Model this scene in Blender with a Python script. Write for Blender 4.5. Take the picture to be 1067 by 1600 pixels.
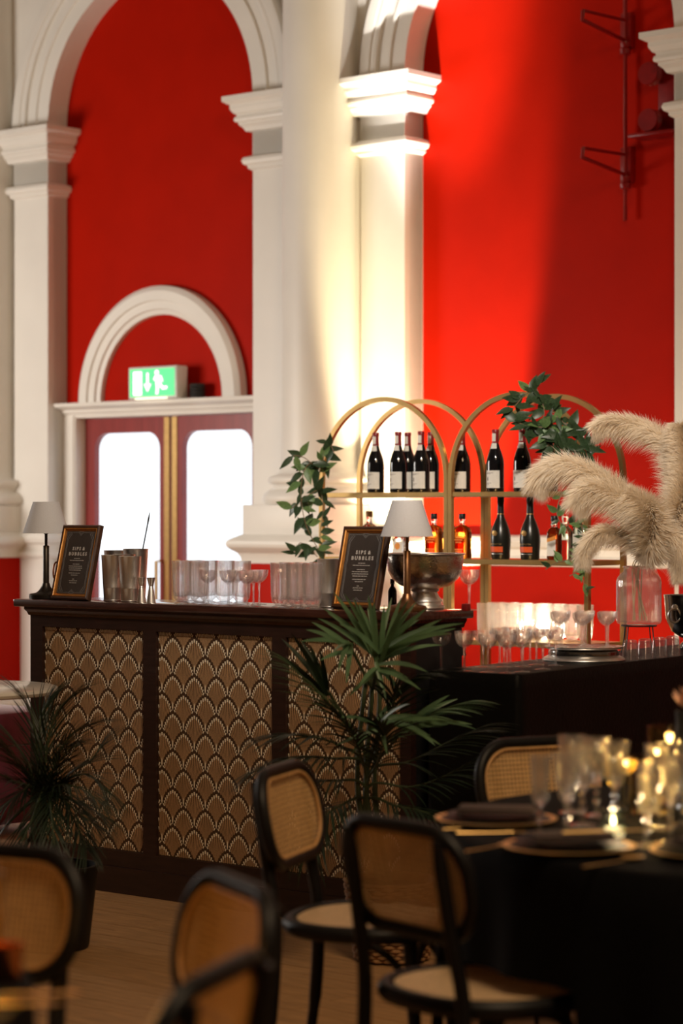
import bpy, bmesh, math, random
from mathutils import Vector, Matrix, Euler
random.seed(7)
PI = math.pi
for o in list(bpy.data.objects): bpy.data.objects.remove(o)
C = bpy.context.scene.collection
S = bpy.context.scene
# ------------------------------------------------------------------ camera
F = 85.0 / 36.0 * 1600.0          # focal length in pixels of the 1067x1600 frame
H = 1.467                          # eye height
cam = bpy.data.cameras.new('camera'); co = bpy.data.objects.new('camera', cam); C.objects.link(co)
co.location = (0, 0, H); co.rotation_euler = (PI/2, 0, 0)
cam.sensor_fit = 'VERTICAL'; cam.sensor_height = 36; cam.sensor_width = 24; cam.lens = 85
cam.clip_end = 200; cam.dof.use_dof = True; cam.dof.focus_distance = 9.5; cam.dof.aperture_fstop = 2.5
S.camera = co
# ------------------------------------------------------------------ world (bright day outside the glazed doors)
w = bpy.data.worlds.new('world'); S.world = w; w.use_nodes = True
bgn = w.node_tree.nodes['Background']; bgn.inputs[0].default_value = (0.93, 0.97, 1.0, 1); bgn.inputs[1].default_value = 1.6
S.view_settings.view_transform = 'Standard'; S.view_settings.look = 'None'
S.view_settings.gamma = 1.0; S.view_settings.exposure = 0.0; S.view_settings.use_curve_mapping = False
# ------------------------------------------------------------------ frames of the place
TH = math.radians(40.5); CT, ST = math.cos(TH), math.sin(TH)
WALL0 = Vector((0, 14.3, 0)); BAR0 = Vector((-0.912, 9.36, 0)); SHELF0 = Vector((0.508, 11.5, 0))
def fr(o, u, v, z=0): return Vector((o.x + u*CT + v*ST, o.y - u*ST + v*CT, z))
def uat(o, x, v):                 # u on the line v = const of frame o seen at picture column x
    xr = (x - 533.5) / F; X0 = o.x + v*ST; Z0 = o.y + v*CT
    return (xr*Z0 - X0) / (CT + xr*ST)
def px(x, y, Z): return Vector(((x-533.5)/F*Z, Z, H - (y-800)/F*Z))
def pz(x, y, z): return px(x, y, (H-z)*F/(y-800))
# ------------------------------------------------------------------ lights of the hall, plus an added wall fill
def aim(o, t): o.rotation_euler = (Vector(t) - o.location).to_track_quat('-Z', 'Y').to_euler()
def area(name, loc, tgt, sx, sy, p, col):
    l = bpy.data.lights.new(name, 'AREA'); l.shape = 'RECTANGLE'; l.size = sx; l.size_y = sy; l.energy = p; l.color = col
    o = bpy.data.objects.new(name, l); C.objects.link(o); o.location = loc; aim(o, tgt); return o
def spot(name, loc, tgt, p, col, ang, blend, r=0.05):
    l = bpy.data.lights.new(name, 'SPOT'); l.energy = p; l.color = col; l.spot_size = math.radians(ang); l.spot_blend = blend; l.shadow_soft_size = r
    o = bpy.data.objects.new(name, l); C.objects.link(o); o.location = loc; aim(o, tgt); return o
area('fill_light_wall', fr(WALL0, -3.3, -4.4, 2.1), fr(WALL0, -0.6, 0, 1.9), 2.0, 1.4, 165, (1.0, 0.93, 0.85))  # added fill that brightens the lower wall; no fixture stands here
area('hall_light_floor', (1.3, 3.0, 5.6), (-0.2, 7.6, 0.5), 1.6, 1.6, 180, (1.0, 0.72, 0.44))
spot('bar_spot', (0.2, 3.6, 6.0), (0.35, 9.9, 1.95), 2000, (1.0, 0.92, 0.82), 30, 1.0, 0.15)
spot('uplight_capital', fr(WALL0, 1.05, -1.55, 0.3), fr(WALL0, 0.66, 0.1, 4.60), 2700, (1.0, 0.95, 0.90), 19, 0.95, 0.06)
spot('uplight_warm', fr(WALL0, 0.80, -0.50, 0.12), fr(WALL0, 0.60, 0.16, 2.3), 1500, (1.0, 0.84, 0.54), 36, 0.4, 0.05)
spot('uplight_bar', fr(WALL0, 1.9, -1.35, 0.2), fr(WALL0, 1.3, 0.17, 1.3), 60, (1.0, 0.75, 0.45), 95, 0.7, 0.05)
try:
    cy = S.cycles; cy.max_bounces = 24; cy.transmission_bounces = 24; cy.transparent_max_bounces = 48; cy.glossy_bounces = 6
except Exception: pass
# ------------------------------------------------------------------ materials
MATS = {}
def nmat(name):
    m = bpy.data.materials.new(name); m.use_nodes = True; MATS[name] = m
    nt = m.node_tree; return m, nt, nt.nodes['Principled BSDF']
def lk(nt, a, b): nt.links.new(a, b)
def mat(name, col, rough=0.5, metal=0.0, var=0.08, scale=30.0, bump=0.0, bscale=80.0, spec=0.5, trans=0.0, ior=1.45, emit=None, es=0.0, stretch=(1,1,1), coat=0.0, sheen=0.0, island=0.0):
    m, nt, b = nmat(name); N = nt.nodes
    tc = N.new('ShaderNodeTexCoord'); mp = N.new('ShaderNodeMapping'); lk(nt, tc.outputs['Object'], mp.inputs[0]); mp.inputs['Scale'].default_value = stretch
    if var > 0 or island > 0:
        no = N.new('ShaderNodeTexNoise'); no.inputs['Scale'].default_value = scale; no.inputs['Detail'].default_value = 5; lk(nt, mp.outputs[0], no.inputs['Vector'])
        mr = N.new('ShaderNodeMapRange'); lk(nt, no.outputs[0], mr.inputs[0]); mr.inputs[1].default_value = 0.3; mr.inputs[2].default_value = 0.7
        mr.inputs[3].default_value = 1-var; mr.inputs[4].default_value = 1+var; fac = mr.outputs[0]
        if island > 0:
            ge = N.new('ShaderNodeNewGeometry'); m2 = N.new('ShaderNodeMapRange'); lk(nt, ge.outputs['Random Per Island'], m2.inputs[0])
            m2.inputs[3].default_value = 1-island; m2.inputs[4].default_value = 1+island
            mu = N.new('ShaderNodeMath'); mu.operation = 'MULTIPLY'; lk(nt, fac, mu.inputs[0]); lk(nt, m2.outputs[0], mu.inputs[1]); fac = mu.outputs[0]
        vm = N.new('ShaderNodeVectorMath'); vm.operation = 'SCALE'; vm.inputs[0].default_value = col[:3]; lk(nt, fac, vm.inputs['Scale']); lk(nt, vm.outputs[0], b.inputs['Base Color'])
    else: b.inputs['Base Color'].default_value = (*col[:3], 1)
    b.inputs['Roughness'].default_value = rough; b.inputs['Metallic'].default_value = metal
    b.inputs['Specular IOR Level'].default_value = spec; b.inputs['Transmission Weight'].default_value = trans; b.inputs['IOR'].default_value = ior
    b.inputs['Coat Weight'].default_value = coat; b.inputs['Sheen Weight'].default_value = sheen
    if emit: b.inputs['Emission Color'].default_value = (*emit, 1); b.inputs['Emission Strength'].default_value = es
    if bump > 0:
        n2 = N.new('ShaderNodeTexNoise'); n2.inputs['Scale'].default_value = bscale; n2.inputs['Detail'].default_value = 4; lk(nt, mp.outputs[0], n2.inputs['Vector'])
        bu = N.new('ShaderNodeBump'); bu.inputs['Strength'].default_value = bump; bu.inputs['Distance'].default_value = 0.01; lk(nt, n2.outputs[0], bu.inputs['Height']); lk(nt, bu.outputs[0], b.inputs['Normal'])
    return m
def thin_glass(name, col, rough=0.02):
    m, nt, b = nmat(name); N = nt.nodes; N.remove(b)
    t = N.new('ShaderNodeBsdfTransparent'); t.inputs[0].default_value = (*col, 1)
    g = N.new('ShaderNodeBsdfGlossy'); g.inputs['Roughness'].default_value = rough
    lw = N.new('ShaderNodeLayerWeight'); lw.inputs[0].default_value = 0.5; pw = N.new('ShaderNodeMath'); pw.operation = 'POWER'; lk(nt, lw.outputs['Facing'], pw.inputs[0]); pw.inputs[1].default_value = 5.0
    f = N.new('ShaderNodeMath'); f.operation = 'MULTIPLY_ADD'; lk(nt, pw.outputs[0], f.inputs[0]); f.inputs[1].default_value = 0.9; f.inputs[2].default_value = 0.04; mx = N.new('ShaderNodeMixShader')
    lk(nt, f.outputs[0], mx.inputs[0]); lk(nt, t.outputs[0], mx.inputs[1]); lk(nt, g.outputs[0], mx.inputs[2]); lk(nt, mx.outputs[0], N['Material Output'].inputs[0]); return m
def cane_mat(name, col, pitch=0.0125, hole=0.44):
    m, nt, b = nmat(name); N = nt.nodes
    tc = N.new('ShaderNodeTexCoord'); sp = N.new('ShaderNodeSeparateXYZ'); lk(nt, tc.outputs['UV'], sp.inputs[0])
    outs = []
    for i in (0, 1):
        a = N.new('ShaderNodeMath'); a.operation = 'DIVIDE'; lk(nt, sp.outputs[i], a.inputs[0]); a.inputs[1].default_value = pitch
        f = N.new('ShaderNodeMath'); f.operation = 'FRACT'; lk(nt, a.outputs[0], f.inputs[0])
        s = N.new('ShaderNodeMath'); s.operation = 'SUBTRACT'; lk(nt, f.outputs[0], s.inputs[0]); s.inputs[1].default_value = 0.5
        ab = N.new('ShaderNodeMath'); ab.operation = 'POWER'; lk(nt, s.outputs[0], ab.inputs[0]); ab.inputs[1].default_value = 2.0; outs.append(ab)
    su = N.new('ShaderNodeMath'); su.operation = 'ADD'; lk(nt, outs[0].outputs[0], su.inputs[0]); lk(nt, outs[1].outputs[0], su.inputs[1])
    lt = N.new('ShaderNodeMath'); lt.operation = 'LESS_THAN'; lk(nt, su.outputs[0], lt.inputs[0]); lt.inputs[1].default_value = (hole/2)**2
    b.inputs['Base Color'].default_value = (*col, 1); b.inputs['Roughness'].default_value = 0.55
    no = N.new('ShaderNodeTexNoise'); no.inputs['Scale'].default_value = 60; lk(nt, tc.outputs['Object'], no.inputs['Vector'])
    mr = N.new('ShaderNodeMapRange'); lk(nt, no.outputs[0], mr.inputs[0]); mr.inputs[3].default_value = 0.75; mr.inputs[4].default_value = 1.25
    vm = N.new('ShaderNodeVectorMath'); vm.operation = 'SCALE'; vm.inputs[0].default_value = col; lk(nt, mr.outputs[0], vm.inputs['Scale']); lk(nt, vm.outputs[0], b.inputs['Base Color'])
    t = N.new('ShaderNodeBsdfTransparent'); tl = N.new('ShaderNodeBsdfTranslucent'); lk(nt, vm.outputs[0], tl.inputs[0])
    m1 = N.new('ShaderNodeMixShader'); m1.inputs[0].default_value = 0.3; lk(nt, b.outputs[0], m1.inputs[1]); lk(nt, tl.outputs[0], m1.inputs[2])
    mx = N.new('ShaderNodeMixShader'); lk(nt, lt.outputs[0], mx.inputs[0]); lk(nt, m1.outputs[0], mx.inputs[1]); lk(nt, t.outputs[0], mx.inputs[2]); lk(nt, mx.outputs[0], N['Material Output'].inputs[0]); return m
mat('white_paint', (0.80, 0.76, 0.69), 0.45, var=0.03, scale=3, bump=0.03, bscale=30)
mat('red_paint', (0.42, 0.0085, 0.0015), 0.5, var=0.05, scale=4, bump=0.05, bscale=60, spec=0.05)
mat('red_gloss', (0.22, 0.004, 0.003), 0.35, var=0.1, spec=0.4)
mat('cream_wall', (0.55, 0.50, 0.43), 0.6, var=0.04, scale=2)
mat('ceiling_paint', (0.45, 0.42, 0.38), 0.7, var=0.03, scale=2)
mat('plank_wood', (0.37, 0.205, 0.088), 0.45, var=0.38, scale=5, stretch=(1.2, 22, 8), bump=0.08, bscale=12, island=0.18, spec=0.4)
mat('subfloor', (0.03, 0.018, 0.01), 0.8)
mat('door_wood', (0.26, 0.035, 0.032), 0.35, var=0.15, scale=6, stretch=(6, 6, 0.6))
mat('brass', (0.72, 0.46, 0.18), 0.28, metal=1.0, var=0.08)
mat('gold_shelf', (0.62, 0.40, 0.15), 0.33, metal=0.9, var=0.08, scale=12)
mat('shelf_board', (0.74, 0.66, 0.52), 0.4, var=0.05)
mat('bar_wood', (0.030, 0.013, 0.010), 0.33, var=0.3, scale=8, stretch=(1, 8, 8), spec=0.5, coat=0.2)
mat('bar_wood_top', (0.055, 0.020, 0.014), 0.22, var=0.35, scale=8, stretch=(1, 10, 10), coat=0.4)
mat('bar_black', (0.012, 0.012, 0.013), 0.4, var=0.2)
mat('print_brown', (0.075, 0.036, 0.016), 0.6, var=0.12, scale=10)
mat('print_tan', (0.52, 0.32, 0.165), 0.5, var=0.12, scale=10)
mat('print_cream', (1.0, 0.90, 0.70), 0.45, var=0.05)
mat('black_frame', (0.006, 0.0055, 0.0055), 0.45, var=0.25, spec=0.3)
cane_mat('cane', (0.62, 0.38, 0.16), hole=0.40); cane_mat('cane_seat', (0.70, 0.49, 0.28), hole=0.2)
mat('cane_binding', (0.5, 0.28, 0.11), 0.5, var=0.15)
mat('black_cloth', (0.0035, 0.0035, 0.004), 0.8, var=0.2, scale=60, bump=0.1, bscale=400, spec=0.1)
mat('black_satin', (0.004, 0.004, 0.004), 0.5, var=0.2, scale=60, bump=0.15, bscale=60, spec=0.15)
mat('silver', (0.90, 0.88, 0.85), 0.32, metal=1.0, var=0.05)
mat('silver_soft', (0.84, 0.81, 0.77), 0.36, metal=1.0, var=0.08)
mat('silver_dark', (0.35, 0.34, 0.33), 0.18, metal=1.0, var=0.1)
mat('bowl_metal', (0.78, 0.75, 0.71), 0.17, metal=1.0, var=0.15, scale=60, bump=0.16, bscale=120)
mat('copper', (0.62, 0.28, 0.14), 0.25, metal=1.0, var=0.08)
mat('gold', (0.80, 0.52, 0.20), 0.45, metal=1.0, var=0.06)
mat('glass', (1, 1, 1), 0.0, var=0, trans=1.0, ior=1.47)
mat('glass_green', (0.82, 0.96, 0.90), 0.03, var=0, trans=1.0, ior=1.45)
mat('amber_glass', (0.85, 0.25, 0.03), 0.02, var=0, trans=1.0, ior=1.36)
mat('brown_glass', (0.25, 0.05, 0.01), 0.05, var=0, trans=0.8, ior=1.4)
mat('bottle_dark', (0.006, 0.006, 0.007), 0.08, var=0.1, spec=0.6)
mat('bottle_frost', (0.012, 0.012, 0.009), 0.28, var=0.1)
mat('foil_red', (0.24, 0.012, 0.014), 0.35, var=0.1)
mat('label_paper', (0.80, 0.76, 0.68), 0.6, var=0.04, scale=40)
mat('label_ink', (0.20, 0.16, 0.13), 0.6)
mat('label_red', (0.75, 0.10, 0.02), 0.45, var=0.1)
mat('label_orange', (0.85, 0.32, 0.05), 0.45, var=0.1)
mat('cap_black', (0.01, 0.01, 0.01), 0.4)
mat('cork', (0.55, 0.36, 0.18), 0.8, var=0.2)
mat('lamp_shade', (0.66, 0.66, 0.68), 0.8, var=0.03, scale=200)
mat('lamp_metal', (0.055, 0.045, 0.035), 0.4, metal=0.8, var=0.2)
mat('lamp_bronze', (0.30, 0.15, 0.07), 0.35, metal=0.9, var=0.2)
mat('frame_wood', (0.060, 0.026, 0.014), 0.3, var=0.35, scale=20, coat=0.3)
mat('frame_gold', (0.62, 0.28, 0.07), 0.35, metal=0.75, var=0.15, scale=40)
mat('card_dark', (0.050, 0.040, 0.036), 0.55, var=0.1, scale=60)
mat('card_print', (0.62, 0.58, 0.54), 0.5)
mat('card_line', (0.26, 0.25, 0.25), 0.5)
mat('leaf_vine', (0.042, 0.078, 0.034), 0.35, var=0.35, scale=8, island=0.3)
mat('leaf_vine_light', (0.15, 0.26, 0.09), 0.4, var=0.25, scale=8)
mat('vine_stem', (0.20, 0.13, 0.07), 0.6, var=0.2)
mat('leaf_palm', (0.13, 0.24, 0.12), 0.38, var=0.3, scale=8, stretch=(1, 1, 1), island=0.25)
mat('leaf_palm_shaded', (0.014, 0.028, 0.014), 0.45, var=0.3, scale=8, island=0.3)  # palm leaf again, with shade painted into the colour
for nm in ('leaf_palm', 'leaf_vine', 'leaf_vine_light'):
    nt_ = M_ = MATS[nm].node_tree; b_ = nt_.nodes['Principled BSDF']; tl_ = nt_.nodes.new('ShaderNodeBsdfTranslucent'); mx_ = nt_.nodes.new('ShaderNodeMixShader'); mx_.inputs[0].default_value = 0.3
    lk(nt_, b_.inputs['Base Color'].links[0].from_socket, tl_.inputs[0]); lk(nt_, b_.outputs[0], mx_.inputs[1]); lk(nt_, tl_.outputs[0], mx_.inputs[2]); lk(nt_, mx_.outputs[0], nt_.nodes['Material Output'].inputs[0])
mat('palm_stem', (0.05, 0.07, 0.03), 0.55, var=0.2)
mat('wicker', (0.36, 0.19, 0.08), 0.6, var=0.3, scale=40)
mat('soil', (0.02, 0.014, 0.01), 0.9, var=0.4, scale=90)
m_, nt_, b_ = nmat('pampas'); b_.inputs['Base Color'].default_value = (0.93, 0.84, 0.70, 1); b_.inputs['Roughness'].default_value = 0.9; b_.inputs['Specular IOR Level'].default_value = 0.1
tl_ = nt_.nodes.new('ShaderNodeBsdfTranslucent'); tl_.inputs[0].default_value = (0.95, 0.86, 0.72, 1); mx_ = nt_.nodes.new('ShaderNodeMixShader'); mx_.inputs[0].default_value = 0.5
lk(nt_, b_.outputs[0], mx_.inputs[1]); lk(nt_, tl_.outputs[0], mx_.inputs[2]); lk(nt_, mx_.outputs[0], nt_.nodes['Material Output'].inputs[0])
mat('pampas_stem', (0.55, 0.42, 0.22), 0.7, var=0.2)
mat('marble', (0.82, 0.80, 0.77), 0.2, var=0.12, scale=4, stretch=(1, 3, 1))
mat('maroon_velvet', (0.16, 0.012, 0.035), 0.8, var=0.2, scale=20, sheen=0.5)
mat('napkin', (0.055, 0.035, 0.030), 0.75, var=0.2, scale=80, bump=0.1, bscale=300)
mat('plate_black', (0.010, 0.010, 0.010), 0.5, var=0.2, spec=0.25)
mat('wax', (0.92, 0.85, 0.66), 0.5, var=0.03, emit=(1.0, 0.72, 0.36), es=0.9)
mat('flame', (1, 0.8, 0.4), 0.5, var=0, emit=(1.0, 0.72, 0.34), es=22.0)
mat('sign_case', (0.72, 0.70, 0.66), 0.4, var=0.04)
mat('sign_green', (0.05, 0.55, 0.18), 0.4, var=0.04, emit=(0.13, 0.85, 0.32), es=0.75)
mat('sign_white', (0.95, 0.97, 0.9), 0.4, var=0, emit=(1.0, 1.0, 0.84), es=1.5)
mat('sign_lamp', (1, 1, 1), 0.4, var=0, emit=(1.0, 0.9, 0.6), es=1.6)
mat('puck_lens', (1, 1, 1), 0.4, var=0, emit=(1.0, 0.85, 0.6), es=6.0)
mat('cable_black', (0.02, 0.018, 0.016), 0.5, var=0.2)
mat('dried_peach', (0.72, 0.42, 0.28), 0.7, var=0.15, scale=20)
mat('gold_petal', (0.80, 0.66, 0.36), 0.5, var=0.1)
mat('candle_red', (0.20, 0.012, 0.012), 0.4, var=0.1)
thin_glass('pane', (0.97, 0.985, 1.0)); thin_glass('hurricane_glass', (1.0, 0.93, 0.72))
thin_glass('picture_glass', (1, 1, 1), 0.03)
def crystal(name, kr, kt, col=(1, 1, 1)):
    m, nt, b = nmat(name); N = nt.nodes
    b.inputs['Transmission Weight'].default_value = 1.0; b.inputs['Roughness'].default_value = 0.0; b.inputs['IOR'].default_value = 1.45; b.inputs['Base Color'].default_value = (*col, 1)
    t = N.new('ShaderNodeBsdfTransparent'); t.inputs[0].default_value = (*col, 1); g = N.new('ShaderNodeBsdfGlossy'); g.inputs['Roughness'].default_value = 0.04
    tl = N.new('ShaderNodeBsdfTranslucent'); tl.inputs[0].default_value = (0.97, 0.95, 0.91, 1)
    lw = N.new('ShaderNodeLayerWeight'); lw.inputs[0].default_value = 0.5; pw = N.new('ShaderNodeMath'); pw.operation = 'POWER'; lk(nt, lw.outputs['Facing'], pw.inputs[0]); pw.inputs[1].default_value = 4.0
    f = N.new('ShaderNodeMath'); f.operation = 'MULTIPLY_ADD'; lk(nt, pw.outputs[0], f.inputs[0]); f.inputs[1].default_value = 0.5; f.inputs[2].default_value = 0.04
    def mix(fac, a, c):
        x = N.new('ShaderNodeMixShader')
        if isinstance(fac, float): x.inputs[0].default_value = fac
        else: lk(nt, fac, x.inputs[0])
        lk(nt, a.outputs[0], x.inputs[1]); lk(nt, c.outputs[0], x.inputs[2]); return x
    lk(nt, mix(kt, mix(f.outputs[0], mix(kr, t, b), g), tl).outputs[0], N['Material Output'].inputs[0])
crystal('glass_milky', 0.45, 0.11); crystal('glass_soft', 0.25, 0.085); crystal('glass_clear', 0.25, 0.022); crystal('glass_cut', 0.35, 0.04); crystal('jar_glass', 0.12, 0.10)
M = MATS
# ------------------------------------------------------------------ mesh helpers
class G:
    def __init__(s): s.v = []; s.f = []
    def add(s, vs, fs):
        n = len(s.v); s.v += [tuple(p) for p in vs]; s.f += [tuple(i+n for i in f) for f in fs]; return s
    def box(s, x0, x1, y0, y1, z0, z1):
        return s.add([(x0,y0,z0),(x1,y0,z0),(x1,y1,z0),(x0,y1,z0),(x0,y0,z1),(x1,y0,z1),(x1,y1,z1),(x0,y1,z1)],
                     [(0,3,2,1),(4,5,6,7),(0,1,5,4),(1,2,6,5),(2,3,7,6),(3,0,4,7)])
    def lathe(s, prof, seg=32, c=(0,0,0), mod=None, a0=0.0, a1=2*PI):
        full = abs(a1-a0-2*PI) < 1e-6; n = seg if full else seg+1; vs = []; rows = []
        for r, z in prof:
            if r <= 1e-7: rows.append([len(vs)]); vs.append((c[0], c[1], c[2]+z))
            else:
                row = []
                for i in range(n):
                    a = a0+(a1-a0)*i/seg; rr = r*(mod(a, z) if mod else 1); row.append(len(vs)); vs.append((c[0]+rr*math.cos(a), c[1]+rr*math.sin(a), c[2]+z))
                rows.append(row)
        fs = []
        for a, b in zip(rows, rows[1:]):
            m = seg
            for i in range(m):
                j = (i+1) % n if full else i+1
                if len(a) == 1 and len(b) == 1: continue
                if len(a) == 1: fs.append((a[0], b[j], b[i]))
                elif len(b) == 1: fs.append((a[i], a[j], b[0]))
                else: fs.append((a[i], a[j], b[j], b[i]))
        return s.add(vs, fs)
    def tube(s, pts, r, seg=8, closed=False, cap=True, flat=1.0, up=None):
        P = [Vector(p) for p in pts]; n = len(P); R = r if isinstance(r, (list, tuple)) else [r]*n
        T = []
        for i in range(n):
            a = P[(i-1) % n] if (closed or i > 0) else P[i]; b = P[(i+1) % n] if (closed or i < n-1) else P[i]
            T.append((b-a).normalized())
        nr = Vector(up) if up else (Vector((0,0,1)) if abs(T[0].z) < 0.9 else Vector((1,0,0)))
        vs = []
        for i in range(n):
            t = T[i]; nr = (nr - t*nr.dot(t)); nr = nr.normalized() if nr.length > 1e-6 else t.orthogonal().normalized()
            bi = t.cross(nr)
            for k in range(seg):
                a = 2*PI*k/seg; vs.append(P[i] + (nr*math.cos(a)*flat + bi*math.sin(a))*R[i])
        fs = []
        for i in range(n if closed else n-1):
            j = (i+1) % n
            for k in range(seg):
                l = (k+1) % seg; fs.append((i*seg+k, i*seg+l, j*seg+l, j*seg+k))
        if cap and not closed: fs.append(tuple(range(seg-1, -1, -1))); fs.append(tuple((n-1)*seg+k for k in range(seg)))
        return s.add(vs, fs)
    def prism(s, poly, z0, z1, xf=None):
        n = len(poly); vs = [(p[0], p[1], z0) for p in poly] + [(p[0], p[1], z1) for p in poly]
        if xf: vs = [xf(Vector(p)) for p in vs]
        return s.add(vs, [tuple(range(n-1, -1, -1)), tuple(range(n, 2*n))] + [(i, (i+1) % n, n+(i+1) % n, n+i) for i in range(n)])
    def mould(s, u0, u1, v0, v1, prof):      # moulding running round three sides of a block against a wall
        L = [[(u0-p, v1, z), (u0-p, v0-p, z), (u1+p, v0-p, z), (u1+p, v1, z)] for p, z in prof]
        vs = [p for l in L for p in l]; fs = []
        for i in range(len(L)-1):
            for k in range(3): fs.append((i*4+k, i*4+k+1, i*4+k+5, i*4+k+4))
            fs.append((i*4+3, i*4, i*4+4, i*4+7))
        fs.append((3, 2, 1, 0)); n = (len(L)-1)*4; fs.append((n, n+1, n+2, n+3)); return s.add(vs, fs)
    def quad(s, a, b, c, d): return s.add([a, b, c, d], [(0,1,2,3)])
    def xf(s, m): s.v = [tuple(m @ Vector(p)) for p in s.v]; return s
def mesh(name, g, m, smooth=True, bev=0.0, uv=None, ang=0.7, solid=0.0):
    me = bpy.data.meshes.new(name); me.from_pydata(g.v, [], g.f)
    if bev > 0 or True:
        bm = bmesh.new(); bm.from_mesh(me)
        if bev > 0:
            es = [e for e in bm.edges if len(e.link_faces) == 2 and e.calc_face_angle(0) > 0.5]
            bmesh.ops.bevel(bm, geom=es, offset=bev, segments=2, profile=0.5, affect='EDGES')
        bmesh.ops.recalc_face_normals(bm, faces=bm.faces[:]); bm.to_mesh(me); bm.free()
    if uv:
        ul = me.uv_layers.new(name='UVMap')
        for lp in me.loops: ul.data[lp.index].uv = uv(me.vertices[lp.vertex_index].co)
    me.materials.append(M[m] if isinstance(m, str) else m)
    if smooth:
        me.polygons.foreach_set('use_smooth', [True]*len(me.polygons)); me.set_sharp_from_angle(angle=ang)
    me.update(); return me
def obj(name, me, parent=None, loc=None, rot=None):
    o = bpy.data.objects.new(name, me); C.objects.link(o)
    if parent: o.parent = parent
    if loc is not None: o.location = loc
    if rot is not None: o.rotation_euler = rot
    return o
def part(name, g, m, parent=None, **k):
    loc = k.pop('loc', None); rot = k.pop('rot', None); return obj(name, mesh(name, g, m, **k), parent, loc, rot)
def tag(o, label, cat, group=None):
    o['label'] = label; o['category'] = cat
    if group: o['group'] = group
    return o
def thing(name, label, cat, loc=(0,0,0), rz=0.0, group=None):
    o = bpy.data.objects.new(name, None); C.objects.link(o); o.empty_display_size = 0.05
    o.location = loc; o.rotation_euler = (0, 0, rz); return tag(o, label, cat, group)
def struct(name, g, m, **k):
    o = part(name, g, m, **k); o['kind'] = 'structure'; return o
def dup(root, loc, rz=None, label=None, group=None):
    r = root.copy(); C.objects.link(r); r.location = loc
    if rz is not None: r.rotation_euler = (0, 0, rz)
    if label: r['label'] = label
    if group: r['group'] = group
    for ch in list(root.children):
        c = ch.copy(); C.objects.link(c); c.parent = r
        for g in list(ch.children):
            d = g.copy(); C.objects.link(d); d.parent = c
    return r
def text_mesh(txt, size, ext=0.0004, shear=0.0, bold=0.0):
    cu = bpy.data.curves.new('lettering', 'FONT'); cu.body = txt; cu.size = size; cu.align_x = 'CENTER'; cu.align_y = 'CENTER'; cu.extrude = ext; cu.shear = shear; cu.offset = bold; cu.resolution_u = 3
    o = bpy.data.objects.new('lettering_tmp', cu); C.objects.link(o); bpy.context.view_layer.update()
    me = bpy.data.meshes.new_from_object(o.evaluated_get(bpy.context.evaluated_depsgraph_get())); bpy.data.objects.remove(o); return me
def smooth_path(pts, n=8, closed=False):
    P = [Vector(p) for p in pts]; out = []; m = len(P)
    for i in range(m if closed else m-1):
        p0 = P[(i-1) % m] if (closed or i > 0) else P[0]; p1 = P[i]; p2 = P[(i+1) % m]; p3 = P[(i+2) % m] if (closed or i < m-2) else P[-1]
        for k in range(n):
            t = k/n; out.append(0.5*((2*p1)+(-p0+p2)*t+(2*p0-5*p1+4*p2-p3)*t*t+(-p0+3*p1-3*p2+p3)*t**3))
    if not closed: out.append(P[-1])
    return out
def rrect(w, h, r, n=6):
    out = []
    for cx, cy, a in ((w/2-r, h/2-r, 0), (-w/2+r, h/2-r, PI/2), (-w/2+r, -h/2+r, PI), (w/2-r, -h/2+r, 1.5*PI)):
        for i in range(n+1): out.append((cx+r*math.cos(a+PI/2*i/n), cy+r*math.sin(a+PI/2*i/n)))
    return out
WR = (0, 0, -TH)
# ================================================================== THE HALL
U_0, U_1, V_F = -6.1, 12.3, -15.5
RA = 0.918; BC = [-1.631 + 3.029*i for i in (-1, 0, 1, 2, 3)]; PW = 0.33; VR = 0.17; ZT = 6.9; ZS = 4.0
DU0, DU1, DZ, DV = -2.455, -0.835, 2.10, 0.26
# recessed red wall (with the door opening)
g = G()
g.box(U_0, DU0, VR, VR+0.2, 0, ZT); g.box(DU1, U_1, VR, VR+0.2, 0, ZT); g.box(DU0, DU1, VR, VR+0.2, DZ, ZT)
wall = struct('wall_back', g, 'red_paint', loc=WALL0, rot=WR, smooth=False)
# white arcade in front: piers, spandrels
g = G(); edges = [U_0] + [e for c in BC for e in (c-RA, c+RA)] + [U_1]
for i in range(0, len(edges), 2): g.box(edges[i], edges[i+1], 0.04, VR, 0, ZS)
NA = 32
for i, c in enumerate(BC):
    lo = U_0 if i == 0 else (BC[i-1]+c)/2; hi = U_1 if i == len(BC)-1 else (BC[i+1]+c)/2
    arc = [(c-RA*math.cos(PI*k/NA), ZS+RA*math.sin(PI*k/NA)) for k in range(NA+1)]
    for k in range(NA):
        a, b = arc[k], arc[k+1]
        for v in (0.04, VR): g.quad((a[0], v, a[1]), (b[0], v, b[1]), (b[0], v, ZT), (a[0], v, ZT))
    g.box(lo, c-RA, 0.04, VR, ZS, ZT); g.box(c+RA, hi, 0.04, VR, ZS, ZT)
part('arcade', g, 'white_paint', wall, smooth=False)
imp = [(0,3.55),(0.022,3.565),(0.022,3.58),(0.042,3.59),(0.05,3.61),(0.042,3.63),(0.012,3.64),(0,3.645),(0,3.785),(0.03,3.79),(0.042,3.812),(0.062,3.83),(0.062,3.842),(0.078,3.848),(0.082,3.862),(0.078,3.876),(0.07,3.88),(0.07,3.89),(0.085,3.9),(0.1,3.925),(0.1,3.95),(0.112,3.955),(0.135,3.97),(0.135,4.0),(0,4.0)]
base = [(0,1.16),(0.02,1.165),(0.028,1.185),(0.022,1.205),(0.008,1.21),(0.012,1.25),(0.03,1.265),(0.038,1.295),(0.03,1.32),(0.0,1.336)]
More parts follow.
